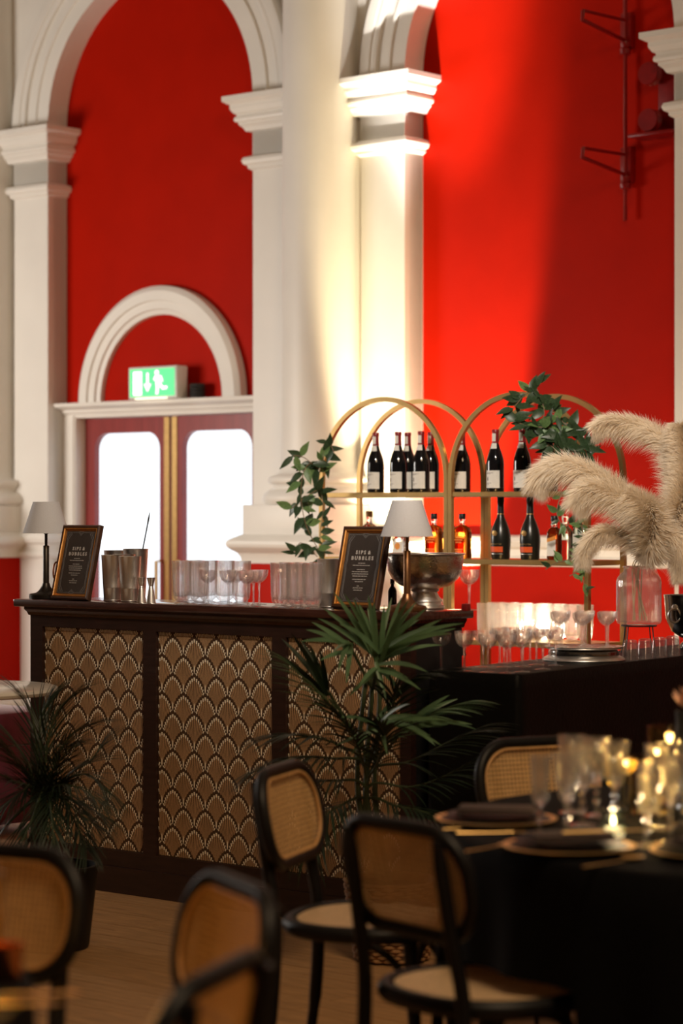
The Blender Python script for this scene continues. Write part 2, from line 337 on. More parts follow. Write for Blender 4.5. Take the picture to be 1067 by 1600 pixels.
for c in BC:
    for sgn in (-1, 1):
        a, b = (c-RA-PW, c-RA) if sgn < 0 else (c+RA, c+RA+PW)
        part('pilaster', G().box(a, b, 0.0, VR, 0, ZS), 'white_paint', wall, smooth=False, bev=0.004)
        part('impost', G().mould(a, b, 0.0, VR, imp), 'white_paint', wall, smooth=False)
        part('pilaster_band', G().mould(a, b, 0.0, VR, base), 'white_paint', wall, smooth=False)
    prof = [(0,VR),(0,0.0),(0.10,0.0),(0.105,-0.014),(0.125,-0.014),(0.13,0.002),(0.20,0.002),(0.205,-0.02),(0.225,-0.026),(0.245,-0.02),(0.25,-0.03),(0.30,-0.034),(0.318,-0.03),(0.32,0.04)]
    g = G(); vs = []; n = len(prof); KA = 56
    for k in range(KA+1):
        a = PI*k/KA
        for r, v in prof: vs.append((c-(RA+r)*math.cos(a), v, ZS+(RA+r)*math.sin(a)))
    g.add(vs, [(k*n+j, k*n+j+1, (k+1)*n+j+1, (k+1)*n+j) for k in range(KA) for j in range(n-1)])
    part('archivolt', g, 'white_paint', wall, ang=0.4)
    if c != BC[1]:
        g = G(); pr = [(0,1.16),(0.02,1.165),(0.03,1.19),(0.022,1.21),(0.012,1.22),(0.012,1.255),(0.035,1.27),(0.045,1.30),(0.035,1.325),(0,1.336)]
        vs = [(u, VR-p, z) for p, z in pr for u in (c-RA, c+RA)]
        g.add(vs, [(2*i, 2*i+1, 2*i+3, 2*i+2) for i in range(len(pr)-1)]); part('dado_rail', g, 'white_paint', wall, ang=0.4)
# engaged columns on their pedestals
def column(n, uc):
    col = G(); vc = -0.05
    col.lathe([(0.262,1.69),(0.25,1.70),(0.238,1.73),(0.235,1.80),(0.228,4.5),(0.215,ZT)], 64)
    o = struct('trim_%d' % n, col, 'white_paint', loc=fr(WALL0, uc, vc), rot=WR)
    part('column_base', G().lathe([(0.262,1.51),(0.325,1.512),(0.345,1.53),(0.348,1.55),(0.34,1.572),(0.322,1.585),(0.318,1.592),(0.292,1.6),(0.283,1.615),(0.29,1.628),(0.302,1.632),(0.315,1.645),(0.317,1.66),(0.308,1.675),(0.285,1.683),(0.262,1.69)], 64), 'white_paint', o)
    hw = 0.33; bk = 0.09
    part('plinth', G().box(-hw, hw, -hw, bk, 1.33, 1.51), 'white_paint', o, bev=0.005)
    part('pedestal_cap', G().mould(-hw, hw, -hw, bk, [(-0.01,1.165),(0.004,1.165),(0.008,1.20),(0.022,1.225),(0.05,1.245),(0.066,1.26),(0.072,1.278),(0.068,1.296),(0.05,1.31),(0.03,1.32),(0.012,1.33),(0,1.336)]), 'white_paint', o, ang=0.4)
    part('pedestal', G().box(-hw, hw, -hw, bk, 0.0, 1.165), 'red_paint', o, bev=0.005)
    part('skirting', G().mould(-hw, hw, -hw, bk, [(0.03,0),(0.03,0.2),(0.015,0.22),(0,0.23)]), 'white_paint', o, smooth=False)
for i in range(5): column(i+1, -3.145+3.029*i)
# red dado in the piers beside the columns
g = G()
for u in [-3.145+3.029*i for i in range(5)]: g.box(u-0.268, u+0.268, 0.028, 0.045, 0.0, 1.16)
part('red_dado', g, 'red_paint', wall, smooth=False)
# arch over the door and the ledge
g = G(); prof = [(0,VR),(0,0.135),(0.03,0.125),(0.035,0.11),(0.085,0.105),(0.09,0.09),(0.15,0.085),(0.165,0.095),(0.182,0.11),(0.182,VR)]; vs = []; n = len(prof)
for k in range(49):
    a = PI*k/48
    for r, v in prof: vs.append((-1.645-(0.546+r)*math.cos(a), v, 2.185+(0.546+r)*math.sin(a)))
g.add(vs, [(k*n+j, k*n+j+1, (k+1)*n+j+1, (k+1)*n+j) for k in range(48) for j in range(n-1)])
part('door_arch', g, 'white_paint', wall, ang=0.4)
g = G(); le = [(VR,2.10),(0.145,2.10),(0.14,2.115),(0.12,2.12),(0.115,2.14),(0.085,2.15),(0.05,2.158),(0.045,2.182),(VR,2.185)]
vs = [(u, v, z) for v, z in le for u in (BC[1]-RA+0.002, BC[1]+RA-0.002)]
g.add(vs, [(2*i, 2*i+1, 2*i+3, 2*i+2) for i in range(len(le)-1)] + [tuple(range(0, 2*len(le), 2)), tuple(range(1, 2*len(le), 2))])
part('door_ledge', g, 'white_paint', wall, smooth=False)
g = G(); g.box(BC[1]-RA+0.002, DU0, 0.14, VR, 0, 2.10); g.box(DU1, BC[1]+RA-0.002, 0.14, VR, 0, 2.10)
g.box(DU0-0.02, DU0+0.012, 0.15, 0.37, 0, 2.10); g.box(DU1-0.012, DU1+0.02, 0.15, 0.37, 0, 2.10); g.box(DU0, DU1, 0.15, 0.37, 2.088, 2.105)
part('door_frame', g, 'white_paint', wall, smooth=False)
# double doors
dm = (DU0+DU1)/2
for k, sg in enumerate((-1, 1)):
    x0, x1 = (DU0+0.013, dm-0.012) if sg < 0 else (dm+0.012, DU1-0.013)
    cx = (x0+x1)/2; wd = x1-x0; gw = 0.605; z0, z1 = 0.62, 1.985; zc = (z0+z1)/2; gh = z1-z0
    inner = [(p[0], p[1]+zc) for p in rrect(gw, gh, 0.11, 8)]; outer = []
    hw, hh0, hh1 = wd/2, 0.01, 2.085
    for p in inner:            # push each loop point out to the leaf edge
        dx, dz = p[0], p[1]-zc; t = min(hw/abs(dx) if abs(dx) > 1e-6 else 1e9, ((hh1-zc) if dz > 0 else (zc-hh0))/abs(dz) if abs(dz) > 1e-6 else 1e9)
        outer.append((dx*t, zc+dz*t))
    for (cxx, czz) in ((hw, hh1), (-hw, hh1), (-hw, hh0), (hw, hh0)):
        j = min(range(len(outer)), key=lambda q: (outer[q][0]-cxx)**2+(outer[q][1]-czz)**2); outer[j] = (cxx, czz)
    n = len(inner); g = G(); vs = []
    for v in (DV-0.022, DV+0.022): vs += [(p[0], v, p[1]) for p in inner] + [(p[0], v, p[1]) for p in outer]
    fs = []
    for i in range(n):
        j = (i+1) % n; fs += [(i, j, n+j, n+i), (2*n+i, 2*n+j, 3*n+j, 3*n+i), (i, j, 2*n+j, 2*n+i), (n+i, n+j, 3*n+j, 3*n+i)]
    g.add(vs, fs); d = struct('door_%d' % (k+1), g, 'door_wood', loc=fr(WALL0, cx, 0), rot=WR, smooth=False)
    part('glass_pane', G().prism([(p[0]*1.01, p[1]) for p in inner], -0.003, 0.003, lambda p: (p.x, DV+p.z, p.y)), 'pane', d, smooth=False)
    s = -sg; ex = s*wd/2
    part('brass_edge', G().box(min(ex, ex-s*0.045), max(ex, ex-s*0.045), DV-0.028, DV-0.0225, 0.02, 2.08), 'brass', d, smooth=False)
    bx = ex-s*0.07
    part('pull_bar', G().tube([(bx, DV-0.03, 1.15), (bx, DV-0.075, 1.15), (bx, DV-0.075, 0.85), (bx, DV-0.03, 0.85)], 0.012), 'brass', d)
# other walls, ceiling
def wbox(name, u0, u1, v0, v1, z0, z1, m): return struct(name, G().box(u0, u1, v0, v1, z0, z1), m, loc=WALL0, rot=WR, smooth=False)
wbox('wall_left', U_0-0.2, U_0, V_F, VR+0.2, 0, ZT, 'cream_wall'); wbox('wall_right', U_1, U_1+0.2, V_F, VR+0.2, 0, ZT, 'cream_wall')
wbox('wall_front', U_0-0.2, U_1+0.2, V_F-0.2, V_F, 0, ZT, 'cream_wall'); wbox('ceiling', U_0-0.2, U_1+0.2, V_F-0.2, VR+0.2, ZT, ZT+0.2, 'ceiling_paint')
# floor: boards run along the bar
fl = wbox('floor', U_0-0.2, U_1+0.2, V_F-0.2, VR+0.6, -0.06, -0.012, 'subfloor')
PWD, PL = 0.088, 1.5; pm = {}; big = G(); cnt = 0
iv = 0; v = V_F
while v < VR+0.5:
    u = U_0 - random.random()*PL
    while u < U_1:
        L = PL*random.uniform(0.8, 1.15); ua, ub = max(u, U_0), min(u+L, U_1)
        if ub-ua > 0.02:
            p = fr(WALL0, (ua+ub)/2, v+PWD/2); vis = False
            for t in (ua, (ua+ub)/2, ub):
                q = fr(WALL0, t, v); 
                if 5.2 < q.y < 9.6 and -0.145*q.y < q.x < 0.03*q.y: vis = True
            dz = random.uniform(-0.0012, 0)
            if vis and cnt < 290:
                cnt += 1; key = round(ub-ua, 1)
                if key not in pm: pm[key] = mesh('plank', G().box(-key/2+0.0015, key/2-0.0015, 0.001, PWD-0.001, -0.012, 0), 'plank_wood', smooth=False)
                o = obj('plank', pm[key], fl, ((ua+ub)/2, v, dz)); o.scale.x = (ub-ua)/key
            else: big.box(ua+0.0015, ub-0.0015, v+0.001, v+PWD-0.001, -0.012, dz)
        u += L
    v += PWD
o = part('floor_boards', big, 'plank_wood', fl, smooth=False); o['kind'] = 'stuff'
# old red-painted rod with brackets, and the small winch beside it
ur = uat(WALL0, 985, VR)
t = thing('wall_rod', 'red painted iron rod with two strap brackets on the red arch wall', 'wall bracket', fr(WALL0, ur, VR, 0), -TH)
part('rod', G().tube([(0, -0.05, 3.05), (0, -0.05, 4.9)], 0.011), 'red_gloss', t)
for z in (4.10, 3.37):
    part('bracket_arm', G().tube([(0, 0, z+0.04), (0, -0.45, z+0.03)], 0.009).tube([(0, -0.45, z+0.03), (0, -0.46, z-0.02), (0, -0.06, z-0.07)], 0.011), 'red_gloss', t)
    part('bracket_plate', G().box(-0.035, 0.035, -0.05, -0.001, z-0.11, z+0.08), 'red_gloss', t, bev=0.006)
    part('collar', G().lathe([(0,-0.15),(0.03,-0.145),(0.034,-0.12),(0.022,-0.11),(0.03,-0.095),(0.03,-0.08),(0,-0.075)], 16, (0, -0.05, z)), 'red_gloss', t)
um = uat(WALL0, 1040, VR)
t = thing('wall_winch', 'red painted winch box with two pulley wheels beside the white capital', 'winch', fr(WALL0, um, VR, 0), -TH)
part('back_plate', G().box(-0.03, 0.13, -0.03, -0.001, 3.5, 4.0), 'red_gloss', t, bev=0.004)
part('base_shelf', G().box(-0.14, 0.14, -0.16, -0.001, 3.48, 3.50), 'red_gloss', t, bev=0.004)
for z in (3.57, 3.82): part('pulley', G().lathe([(0,-0.03),(0.06,-0.03),(0.062,-0.02),(0.045,0),(0.062,0.02),(0.06,0.03),(0,0.03)], 24).xf(Matrix.Translation((-0.04, -0.09, z)) @ Matrix.Rotation(PI/2, 4, 'X')), 'red_gloss', t)
# exit sign on the ledge
us = uat(WALL0, 275, 0.0)
t = thing('exit_sign', 'lit green exit sign box with running figure on the door ledge', 'sign', fr(WALL0, us-0.215, 0.05, 2.185), -TH)
part('case', G().box(-0.215, 0.215, -0.045, 0.055, 0.0, 0.205), 'sign_case', t, bev=0.006)
part('sign_face', G().box(-0.198, 0.198, -0.049, -0.0445, 0.016, 0.19), 'sign_green', t, smooth=False)
def flat(g, pts): return g.prism(pts, -0.0525, -0.0485, lambda p: (p.x, p.z, p.y))
part('door_symbol', flat(G(), [(-0.165,0.025),(-0.09,0.025),(-0.09,0.175),(-0.165,0.175)]), 'sign_white', t, smooth=False)
part('arrow', flat(flat(G(), [(-0.045,0.165),(-0.03,0.165),(-0.03,0.09),(-0.045,0.09)]), [(-0.068,0.095),(-0.007,0.095),(-0.0375,0.045)]), 'sign_white', t, smooth=False)
g = G(); flat(g, [(0.045+0.016*math.cos(a*PI/8), 0.165+0.016*math.sin(a*PI/8)) for a in range(16)])
flat(g, [(0.03,0.145),(0.085,0.145),(0.075,0.095),(0.04,0.09)]); flat(g, [(0.04,0.1),(0.068,0.1),(0.06,0.06),(0.055,0.028),(0.036,0.028),(0.04,0.06)])
flat(g, [(0.055,0.1),(0.077,0.1),(0.1,0.075),(0.135,0.078),(0.135,0.06),(0.095,0.056)]); flat(g, [(0.03,0.145),(0.045,0.14),(0.025,0.115),(0.015,0.12)]); flat(g, [(0.08,0.142),(0.09,0.135),(0.1,0.105),(0.088,0.105)])
part('running_figure', g, 'sign_white', t, smooth=False)
part('lamp_strip', G().box(-0.15, 0.13, -0.05, -0.03, -0.0005, 0.006), 'sign_lamp', t, smooth=False)
t = thing('cable_coil', 'dark coil of cable lying on the ledge by the exit sign', 'cable', fr(WALL0, us+0.09, 0.10, 2.186), -TH)
for k in range(4): part('loop', G().tube([(0.045*math.cos(a*PI/10), 0.036*math.sin(a*PI/10), 0.012+0.022*k) for a in range(20)], 0.011, 8, closed=True), 'cable_black', t)

# ================================================================== THE BAR
BZ = 1.12
bar = thing('bar_counter', 'dark wooden bar counter with three art deco fan panels', 'bar', BAR0, -TH)
BU0, BU1, BD = -0.4315, 1.515, 0.295
PN = [(-0.362, 0.203), (0.272, 0.867), (0.934, 1.468)]; PZ0, PZ1 = 0.162, 1.013
g = G(); xs = [BU0, PN[0][0], PN[0][1], PN[1][0], PN[1][1], PN[2][0], PN[2][1], BU1]
for i in range(0, 8, 2): g.box(xs[i], xs[i+1], 0, 0.03, 0.0, 1.062)
for a, b in PN: g.box(a, b, 0, 0.03, PZ1, 1.062); g.box(a, b, 0, 0.03, 0, PZ0)
part('front_frame', g, 'bar_wood', bar, smooth=False)
part('carcass', G().box(BU0+0.004, BU1-0.004, 0.03, BD, 0.0, 1.062), 'bar_black', bar, smooth=False)
part('top_moulding', G().mould(BU0, BU1, 0, BD, [(0,1.055),(0.006,1.058),(0.010,1.07),(0.018,1.08),(0.018,1.09),(0,1.0902)]), 'bar_wood_top', bar, smooth=False)
part('bar_top', G().box(BU0-0.064, BU1+0.035, -0.035, BD+0.02, 1.09, BZ), 'bar_wood_top', bar, bev=0.005)
part('plinth_board', G().box(BU0-0.004, BU1+0.002, -0.008, 0.0, 0.0, 0.10), 'bar_wood', bar, smooth=False)
# art deco fan print on each panel
FW, FR = 0.1135, 0.0716
def ogx(t): return 0.0 if t <= 0 else (FW/2)*math.sin(PI/2*min(1, t/0.082)**0.66) if t < 0.082 else FW/2
def inside(x, d, m=0.0): return d > m and abs(x) < ogx(d-m) - m*0.6   # d: distance below the fan's tip
for (a, b) in PN:
    pb = part('panel', G().box(a, b, 0.014, 0.03, PZ0, PZ1), 'print_brown', bar, smooth=False)
    rays, tips = G(), G(); Y0, Y1 = 0.0132, 0.0128
    wdt = b-a; row = 0; z = PZ1 + 0.055
    while z > PZ0-0.02:
        off = (row % 2)*FW/2; x = a - FW + 0.02 + off
        while x < b + FW:
            bx, bz = x, z-2*FR-0.004
            def ok(X, Z):
                if not (a+0.002 < X < b-0.002 and PZ0+0.002 < Z < PZ1-0.002): return False
                if not inside(X-x, z-Z, 0.0060): return False
                for nx in (x-FW/2, x+FW/2):
                    if inside(X-nx, (z-FR)-Z, -0.003): return False
                if inside(X-x, (z-2*FR)-Z, -0.003): return False
                return True
            NR = 21
            for k in range(NR):
                ph = math.radians(-50+100*k/(NR-1)); dx, dz = math.sin(ph), math.cos(ph)
                if abs(ph) > 0.6: dx *= 1.0
                rs = [0.02+0.0015*i for i in range(90)]; good = [r for r in rs if ok(bx+dx*r, bz+dz*r)]
                if len(good) < 4: continue
                r1 = good[-1]; r0 = r1
                while r0-0.0015 > 0.02 and ok(bx+dx*(r0-0.0015), bz+dz*(r0-0.0015)): r0 -= 0.0015
                def seg(gg, ra, rb, wa, wb, yy):
                    gg.quad((bx+dx*ra-dz*wa, yy, bz+dz*ra+dx*wa), (bx+dx*ra+dz*wa, yy, bz+dz*ra-dx*wa), (bx+dx*rb+dz*wb, yy, bz+dz*rb-dx*wb), (bx+dx*rb-dz*wb, yy, bz+dz*rb+dx*wb))
                sp = math.radians(100/(NR-1)); rt = max(r0, r1-0.012)
                seg(rays, r0, rt, 0.32*sp*r0+0.0003, 0.30*sp*rt, Y0)
                full = ok(bx+dx*(r1-0.004), bz+dz*(r1-0.004)) and not ok(bx+dx*(r1+0.0015), bz+dz*(r1+0.0015))
                seg(tips, rt, r1, 0.30*sp*rt, 0.34*sp*r1, Y0)
            dzc = z-2*FR+0.022                         # bright drop at the foot of the fan
            if a+0.004 < x < b-0.004 and PZ0+0.02 < dzc < PZ1-0.02:
                tips.add([(x, Y1, dzc-0.017), (x+0.0036, Y1, dzc-0.004), (x+0.003, Y1, dzc+0.008), (x, Y1, dzc+0.019), (x-0.003, Y1, dzc+0.008), (x-0.0036, Y1, dzc-0.004)], [(0,1,2,3,4,5)])
            x += FW
        z -= FR; row += 1
    o = part('fan_rays', rays, 'print_tan', pb, smooth=False); o['kind'] = 'stuff'
    o = part('fan_tips', tips, 'print_cream', pb, smooth=False); o['kind'] = 'stuff'
# black sloping splash board at the end of the bar
t = part('splash_board', G().prism([(0,0),(0.10,0),(0.006,0.13),(0,0.13)], 0, 0.24, lambda p: (BU1-0.30+p.z, BD+0.001+p.x, 0.95+p.y)), 'bar_black', bar, smooth=False)

def onbar(x, v, z=BZ): return fr(BAR0, uat(BAR0, x, v), v, z)
# ---- lamps
def lamp(loc, label, base_m):
    t = thing('table_lamp', label, 'lamp', loc, 0, 'cordless lamps on the bar')
    part('base', G().lathe([(0,0),(0.066,0),(0.068,0.004),(0.068,0.016),(0.064,0.02),(0.04,0.024),(0.028,0.034),(0.018,0.05),(0.0145,0.062),(0,0.062)], 40), base_m, t)
    part('pole', G().lathe([(0,0.058),(0.0125,0.058),(0.0125,0.21),(0.011,0.212),(0.006,0.213),(0.006,0.258),(0.012,0.262),(0.014,0.268),(0.004,0.27),(0.004,0.33),(0,0.33)], 24), base_m if base_m == 'lamp_bronze' else 'lamp_metal', t)
    part('lamp_shade', G().lathe([(0.0915,0.262),(0.093,0.262),(0.052,0.388),(0.0505,0.388),(0.0915,0.262)], 48), 'lamp_shade', t)
    part('shade_ring', G().tube([(0.012*math.cos(a*PI/8), 0.012*math.sin(a*PI/8), 0.33) for a in range(16)], 0.002, 6, closed=True).tube([(-0.07, 0, 0.33), (0.07, 0, 0.33)], 0.0015, 6).tube([(0, -0.07, 0.33), (0, 0.07, 0.33)], 0.0015, 6), 'lamp_metal', t)
    return t
lamp(onbar(72, 0.075), 'slim dark table lamp with pale shade beside the copper mug', 'lamp_metal')
lamp(onbar(636, 0.034), 'bronze table lamp with white shade in front of the silver bowl', 'lamp_bronze')
# ---- framed menus
def menu(loc, label, lean=0.24, rz=-TH):
    t = thing('framed_menu', label, 'menu sign', loc, rz, 'framed drinks menus on the bar'); t.rotation_euler = (-lean, 0, rz)
    Wd, Hd = 0.212, 0.300
    g = G(); pr = [(0,0.012),(0,-0.006),(0.006,-0.012),(0.014,-0.010),(0.018,-0.004),(0.024,-0.004)]
    def ring(g, inset, y): return [(-Wd/2+inset, y, inset), (Wd/2-inset, y, inset), (Wd/2-inset, y, Hd-inset), (-Wd/2+inset, y, Hd-inset)]
    def frame(pr):
        g = G(); vs = [p for i, y in pr for p in ring(g, i, y)]
        g.add(vs, [(k*4+j, k*4+(j+1) % 4, (k+1)*4+(j+1) % 4, (k+1)*4+j) for k in range(len(pr)-1) for j in range(4)]); return g
    part('frame', frame([(0.024,0.012),(0,0.012),(0,-0.006),(0.005,-0.011),(0.011,-0.010),(0.0125,-0.006)]), 'frame_wood', t, smooth=False)
    part('gold_border', frame([(0.012,-0.006),(0.0125,-0.0095),(0.0155,-0.0105),(0.018,-0.008),(0.019,-0.003),(0.024,-0.001)]), 'frame_gold', t, smooth=False)
    part('back_board', G().box(-Wd/2+0.004, Wd/2-0.004, 0.006, 0.0118, 0.004, Hd-0.004), 'frame_wood', t, smooth=False)
    cd = part('card', G().box(-Wd/2+0.0215, Wd/2-0.0215, -0.0008, 0.004, 0.0215, Hd-0.0215), 'card_dark', t, smooth=False)
    part('strut', G().prism([(0.012,0.003),(0.012,0.2),(0.016,0.2),(0.0135+0.245*0.27,0.005+0.0)], -0.02, 0.02, lambda p: (p.z, p.x, p.y)), 'frame_wood', t, smooth=False)
    def strip(g, p, q, w):
        d = (Vector(q)-Vector(p)).normalized(); nn = Vector((-d.y, d.x))*w/2; e = d*w/2; p = Vector(p)-e; q = Vector(q)+e
        g.prism([tuple(p+nn), tuple(p-nn), tuple(q-nn), tuple(q+nn)], -0.0012, -0.0006, lambda r: (r.x, r.z, r.y))
    g = G(); x1 = Wd/2-0.0285; z0, z1 = 0.029, Hd-0.029; zm = 0.158
    for s in (-1, 1):
        for dx, w in ((0, 0.0012), (0.005, 0.0017)):
            x = x1-dx; pts = [(x-0.022,z1-dx),(x-0.004,z1-0.024-dx),(x-0.004,zm+0.016),(x+0.001-dx*0.3,zm),(x-0.004,zm-0.016),(x-0.004,z0+0.024+dx),(x-0.022,z0+dx)]
            for p, q in zip(pts, pts[1:]): strip(g, (s*p[0], p[1]), (s*q[0], q[1]), w)
        for zz, dd in ((z1, -1), (z0, 1)):
            strip(g, (s*x1, zz), (s*x1, zz+dd*0.016), 0.001); strip(g, (s*x1, zz), (s*0.012, zz), 0.0012); strip(g, (s*(x1-0.012), zz+dd*0.004), (s*(x1-0.002), zz+dd*0.026), 0.001)
            strip(g, (s*0.014, zz), (0, zz+dd*0.012), 0.0014); strip(g, (s*0.012, zz-dd*0.003), (0, zz-dd*0.004), 0.0014); strip(g, (s*0.007, zz), (0, zz+dd*0.006), 0.0012)
    part('border_print', g, 'card_line', cd, smooth=False)
    for txt, zz in (('S I P S  &', 0.205), ('B U B B L E S', 0.184)):
        me = text_mesh(txt, 0.0185, 0.0003, bold=0.0006); me.materials.append(M['card_print'])
        obj('lettering', me, cd, (0, -0.0012, zz), (PI/2, 0, 0))
    g = G()
    for zz, wl in ((0.166,0.030),(0.158,0.076),(0.143,0.034),(0.135,0.074),(0.127,0.072),(0.119,0.064),(0.107,0.062),(0.099,0.034),(0.083,0.010),(0.076,0.044),(0.068,0.036)):
        x = -wl/2; rr = random.Random(int(zz*1000))
        while x < wl/2:
            l = min(rr.uniform(0.004, 0.012), wl/2-x+0.001); strip(g, (x, zz), (x+l, zz), 0.0022); x += l+0.0042
    part('small_print', g, 'card_print', cd, smooth=False); part('glazing', G().box(-Wd/2+0.02, Wd/2-0.02, -0.0030, -0.0026, 0.02, Hd-0.02), 'picture_glass', t, smooth=False)
    return t
menu(onbar(109, -0.012, BZ+0.003), 'framed drinks menu leaning back between slim lamp and shaker tins')
menu(onbar(554, 0.03, BZ+0.003), 'framed drinks menu leaning back beside the white shaded bronze lamp')
# ---- bar tools
def tin(loc, label, s=1.0, m='silver', group='steel shaker tins'):
    t = thing('shaker_tin', label, 'shaker', loc, 0, group)
    part('body', G().lathe([(0,0),(0.031,0),(0.034,0.003),(0.0365,0.05),(0.0372,0.052),(0.0368,0.054),(0.0435,0.174),(0.0445,0.176),(0.0425,0.175),(0.0355,0.06),(0.032,0.006),(0,0.005)], 40).xf(Matrix.Scale(s, 4)), m, t)
    part('base_ring', G().tube([(0.0345*s*math.cos(a*PI/16), 0.0345*s*math.sin(a*PI/16), 0.0035*s) for a in range(32)], 0.0018*s, 6, closed=True), m, t); return t
lb = 'polished steel shaker tin standing between framed menu and jiggers'
for x, v, s in ((176, 0.06, 1.02), (203, 0.05, 1.0), (194, 0.135, 1.03)): tin(onbar(x, v), lb, s)
tin(onbar(212, 0.24), 'wide steel mixing tin with rolled rim at back of the shakers', 1.14, 'silver_soft', None)
tin(onbar(181, 0.25), 'tall steel tin standing behind the front shaker tins', 1.10, 'silver_soft', None)
for x, v in ((514, 0.13), (530, 0.22)): tin(onbar(x, v), 'steel shaker tin standing between ribbed tumblers and framed menu', 1.0, 'silver_soft', 'steel tins by the second menu')
def jigger(loc):
    t = thing('jigger', 'small double ended steel jigger beside the shaker tins', 'jigger', loc, 0, 'pair of jiggers on the bar')
    part('lower_cup', G().lathe([(0.0175,0),(0.0185,0),(0.012,0.045),(0.0085,0.058),(0.0078,0.058),(0.011,0.045),(0.0175,0)], 28), 'silver_soft', t)
    part('waist_ring', G().lathe([(0,0.057),(0.0085,0.057),(0.0095,0.0595),(0.0085,0.062),(0,0.062)], 28), 'silver', t)
    part('upper_cup', G().lathe([(0.008,0.0615),(0.0095,0.066),(0.0165,0.094),(0.0175,0.096),(0.016,0.095),(0.008,0.067),(0,0.066)], 28), 'silver_soft', t)
jigger(onbar(221, 0.035)); jigger(onbar(236, 0.035))
t = thing('bar_spoon', 'thin twisted steel bar spoon standing in the wide mixing tin', 'spoon', onbar(212, 0.24, BZ+0.008), 0)
part('stem', G().tube([(0, 0, 0.0), (0.022, 0, 0.16), (0.049, 0, 0.30)], 0.0026, 6), 'cable_black', t)
part('twisted_tip', G().tube([(0.047, 0, 0.29), (0.051, 0, 0.312), (0.056, 0, 0.338)], [0.0028, 0.0036, 0.001], 6), 'cable_black', t)
t = thing('copper_mug', 'copper mug half hidden behind the framed menu by the slim lamp', 'mug', onbar(112, 0.20), 0); t.scale = (0.92, 0.92, 0.92)
part('cup', G().lathe([(0,0),(0.034,0),(0.038,0.004),(0.043,0.05),(0.047,0.19),(0.049,0.197),(0.045,0.193),(0.04,0.05),(0,0.008)], 36), 'copper', t)
part('handle', G().tube(smooth_path([(-0.045,0,0.16),(-0.075,0,0.15),(-0.078,0,0.09),(-0.041,0,0.05)], 5), 0.004, 8), 'copper', t)
# ---- glassware
def ribm(n, d): return lambda a, z: 1 + (d*math.cos(n*a) if 0.012 < z < 0.15 else 0)
TUMB = mesh('tumbler_body', G().lathe([(0,0.010),(0.020,0.009),(0.024,0.012),(0.034,0.022),(0.0375,0.045),(0.0395,0.11),(0.0415,0.176),(0.0422,0.18),(0.0405,0.179),(0.0378,0.11),(0.0352,0.05),(0.030,0.032),(0,0.028)], 72, mod=lambda a, z: 1+0.035*math.cos(12*a)*(1 if 0.013 < z < 0.15 else 0.15)), 'glass_soft', ang=1.2)
TUMM = TUMB.copy(); TUMM.materials[0] = M['glass_milky']
TFOOT = mesh('tumbler_foot', G().lathe([(0,0),(0.036,0),(0.0365,0.002),(0.030,0.006),(0.021,0.0092),(0,0.0092)], 40), 'glass_clear')
COUPE = mesh('coupe_bowl', G().lathe([(0,0.082),(0.004,0.081),(0.014,0.085),(0.026,0.096),(0.0325,0.110),(0.0345,0.1285),(0.0348,0.130),(0.0335,0.1295),(0.0312,0.111),(0.0245,0.0985),(0.012,0.089),(0,0.087)], 40), 'glass_clear')
CSTEM = mesh('coupe_stem', G().lathe([(0,0.004),(0.0055,0.0045),(0.0042,0.012),(0.0036,0.04),(0.0048,0.07),(0.006,0.079),(0.005,0.0815),(0,0.0815)], 20), 'glass_soft')
CFOOT = mesh('coupe_foot', G().lathe([(0,0),(0.0285,0),(0.029,0.001),(0.016,0.003),(0.005,0.005),(0,0.0052)], 36), 'glass_soft')
def tumbler(loc, label, group, s=1.0, me=None):
    t = thing('ribbed_tumbler', label, 'glass', loc, random.random()*6, group); obj('body', me or TUMB, t); obj('foot', TFOOT, t); t.scale = (s, s, s); return t
def coupe(loc, label, group, s=1.0):
    t = thing('coupe_glass', label, 'glass', loc, 0, group); obj('bowl', COUPE, t); obj('stem', CSTEM, t); obj('foot', CFOOT, t); t.scale = (s, s, s); return t
for x, v in ((284, 0.06), (311, 0.065), (299, 0.17), (325, 0.175), (351, 0.18), (377, 0.185)):
    tumbler(onbar(x, v), 'tall ribbed clear tumbler among those behind the coupes on the bar', 'ribbed tumblers near the jiggers', 0.9)
for x, v in ((438, 0.04), (463, 0.04), (488, 0.04), (452, 0.13), (477, 0.13), (500, 0.215)):
    tumbler(onbar(x, v), 'tall ribbed clear tumbler clustered against the steel tins on the bar', 'ribbed tumblers beside the menu', 0.9)
for x, v in ((325, 0.012), (357, 0.010), (386, 0.008), (369, 0.10), (396, 0.10), (405, 0.19)):
    coupe(onbar(x, v), 'small clear coupe glass on the wooden bar top', 'coupe glasses on the bar')
# ---- silver punch bowl
t = thing('punch_bowl', 'engraved silver punch bowl on a stepped foot', 'bowl', onbar(664, 0.243), -TH); t.scale = (0.98, 0.98, 0.86)
part('foot', G().lathe([(0,0),(0.068,0),(0.072,0.006),(0.070,0.016),(0.060,0.020),(0.058,0.030),(0.064,0.034),(0.06,0.042),(0.05,0.055),(0.044,0.07),(0.05,0.075),(0.052,0.08),(0.047,0.088),(0,0.088)], 56), 'silver', t)
part('bowl', G().lathe([(0,0.082),(0.05,0.084),(0.09,0.098),(0.12,0.125),(0.136,0.16),(0.1405,0.2),(0.141,0.222),(0.146,0.227),(0.146,0.231),(0.138,0.23),(0.134,0.2),(0.128,0.165),(0.11,0.13),(0.08,0.105),(0,0.098)], 72, mod=lambda a, z: 1), 'bowl_metal', t)
part('rim', G().tube([(0.144*math.cos(a*PI/32), 0.144*math.sin(a*PI/32), 0.229) for a in range(64)], 0.0035, 8, closed=True), 'silver', t)
t = thing('bitters_bottle', 'tiny dark bitters bottle between framed menu and silver bowl', 'bottle', onbar(613, 0.27), 0)
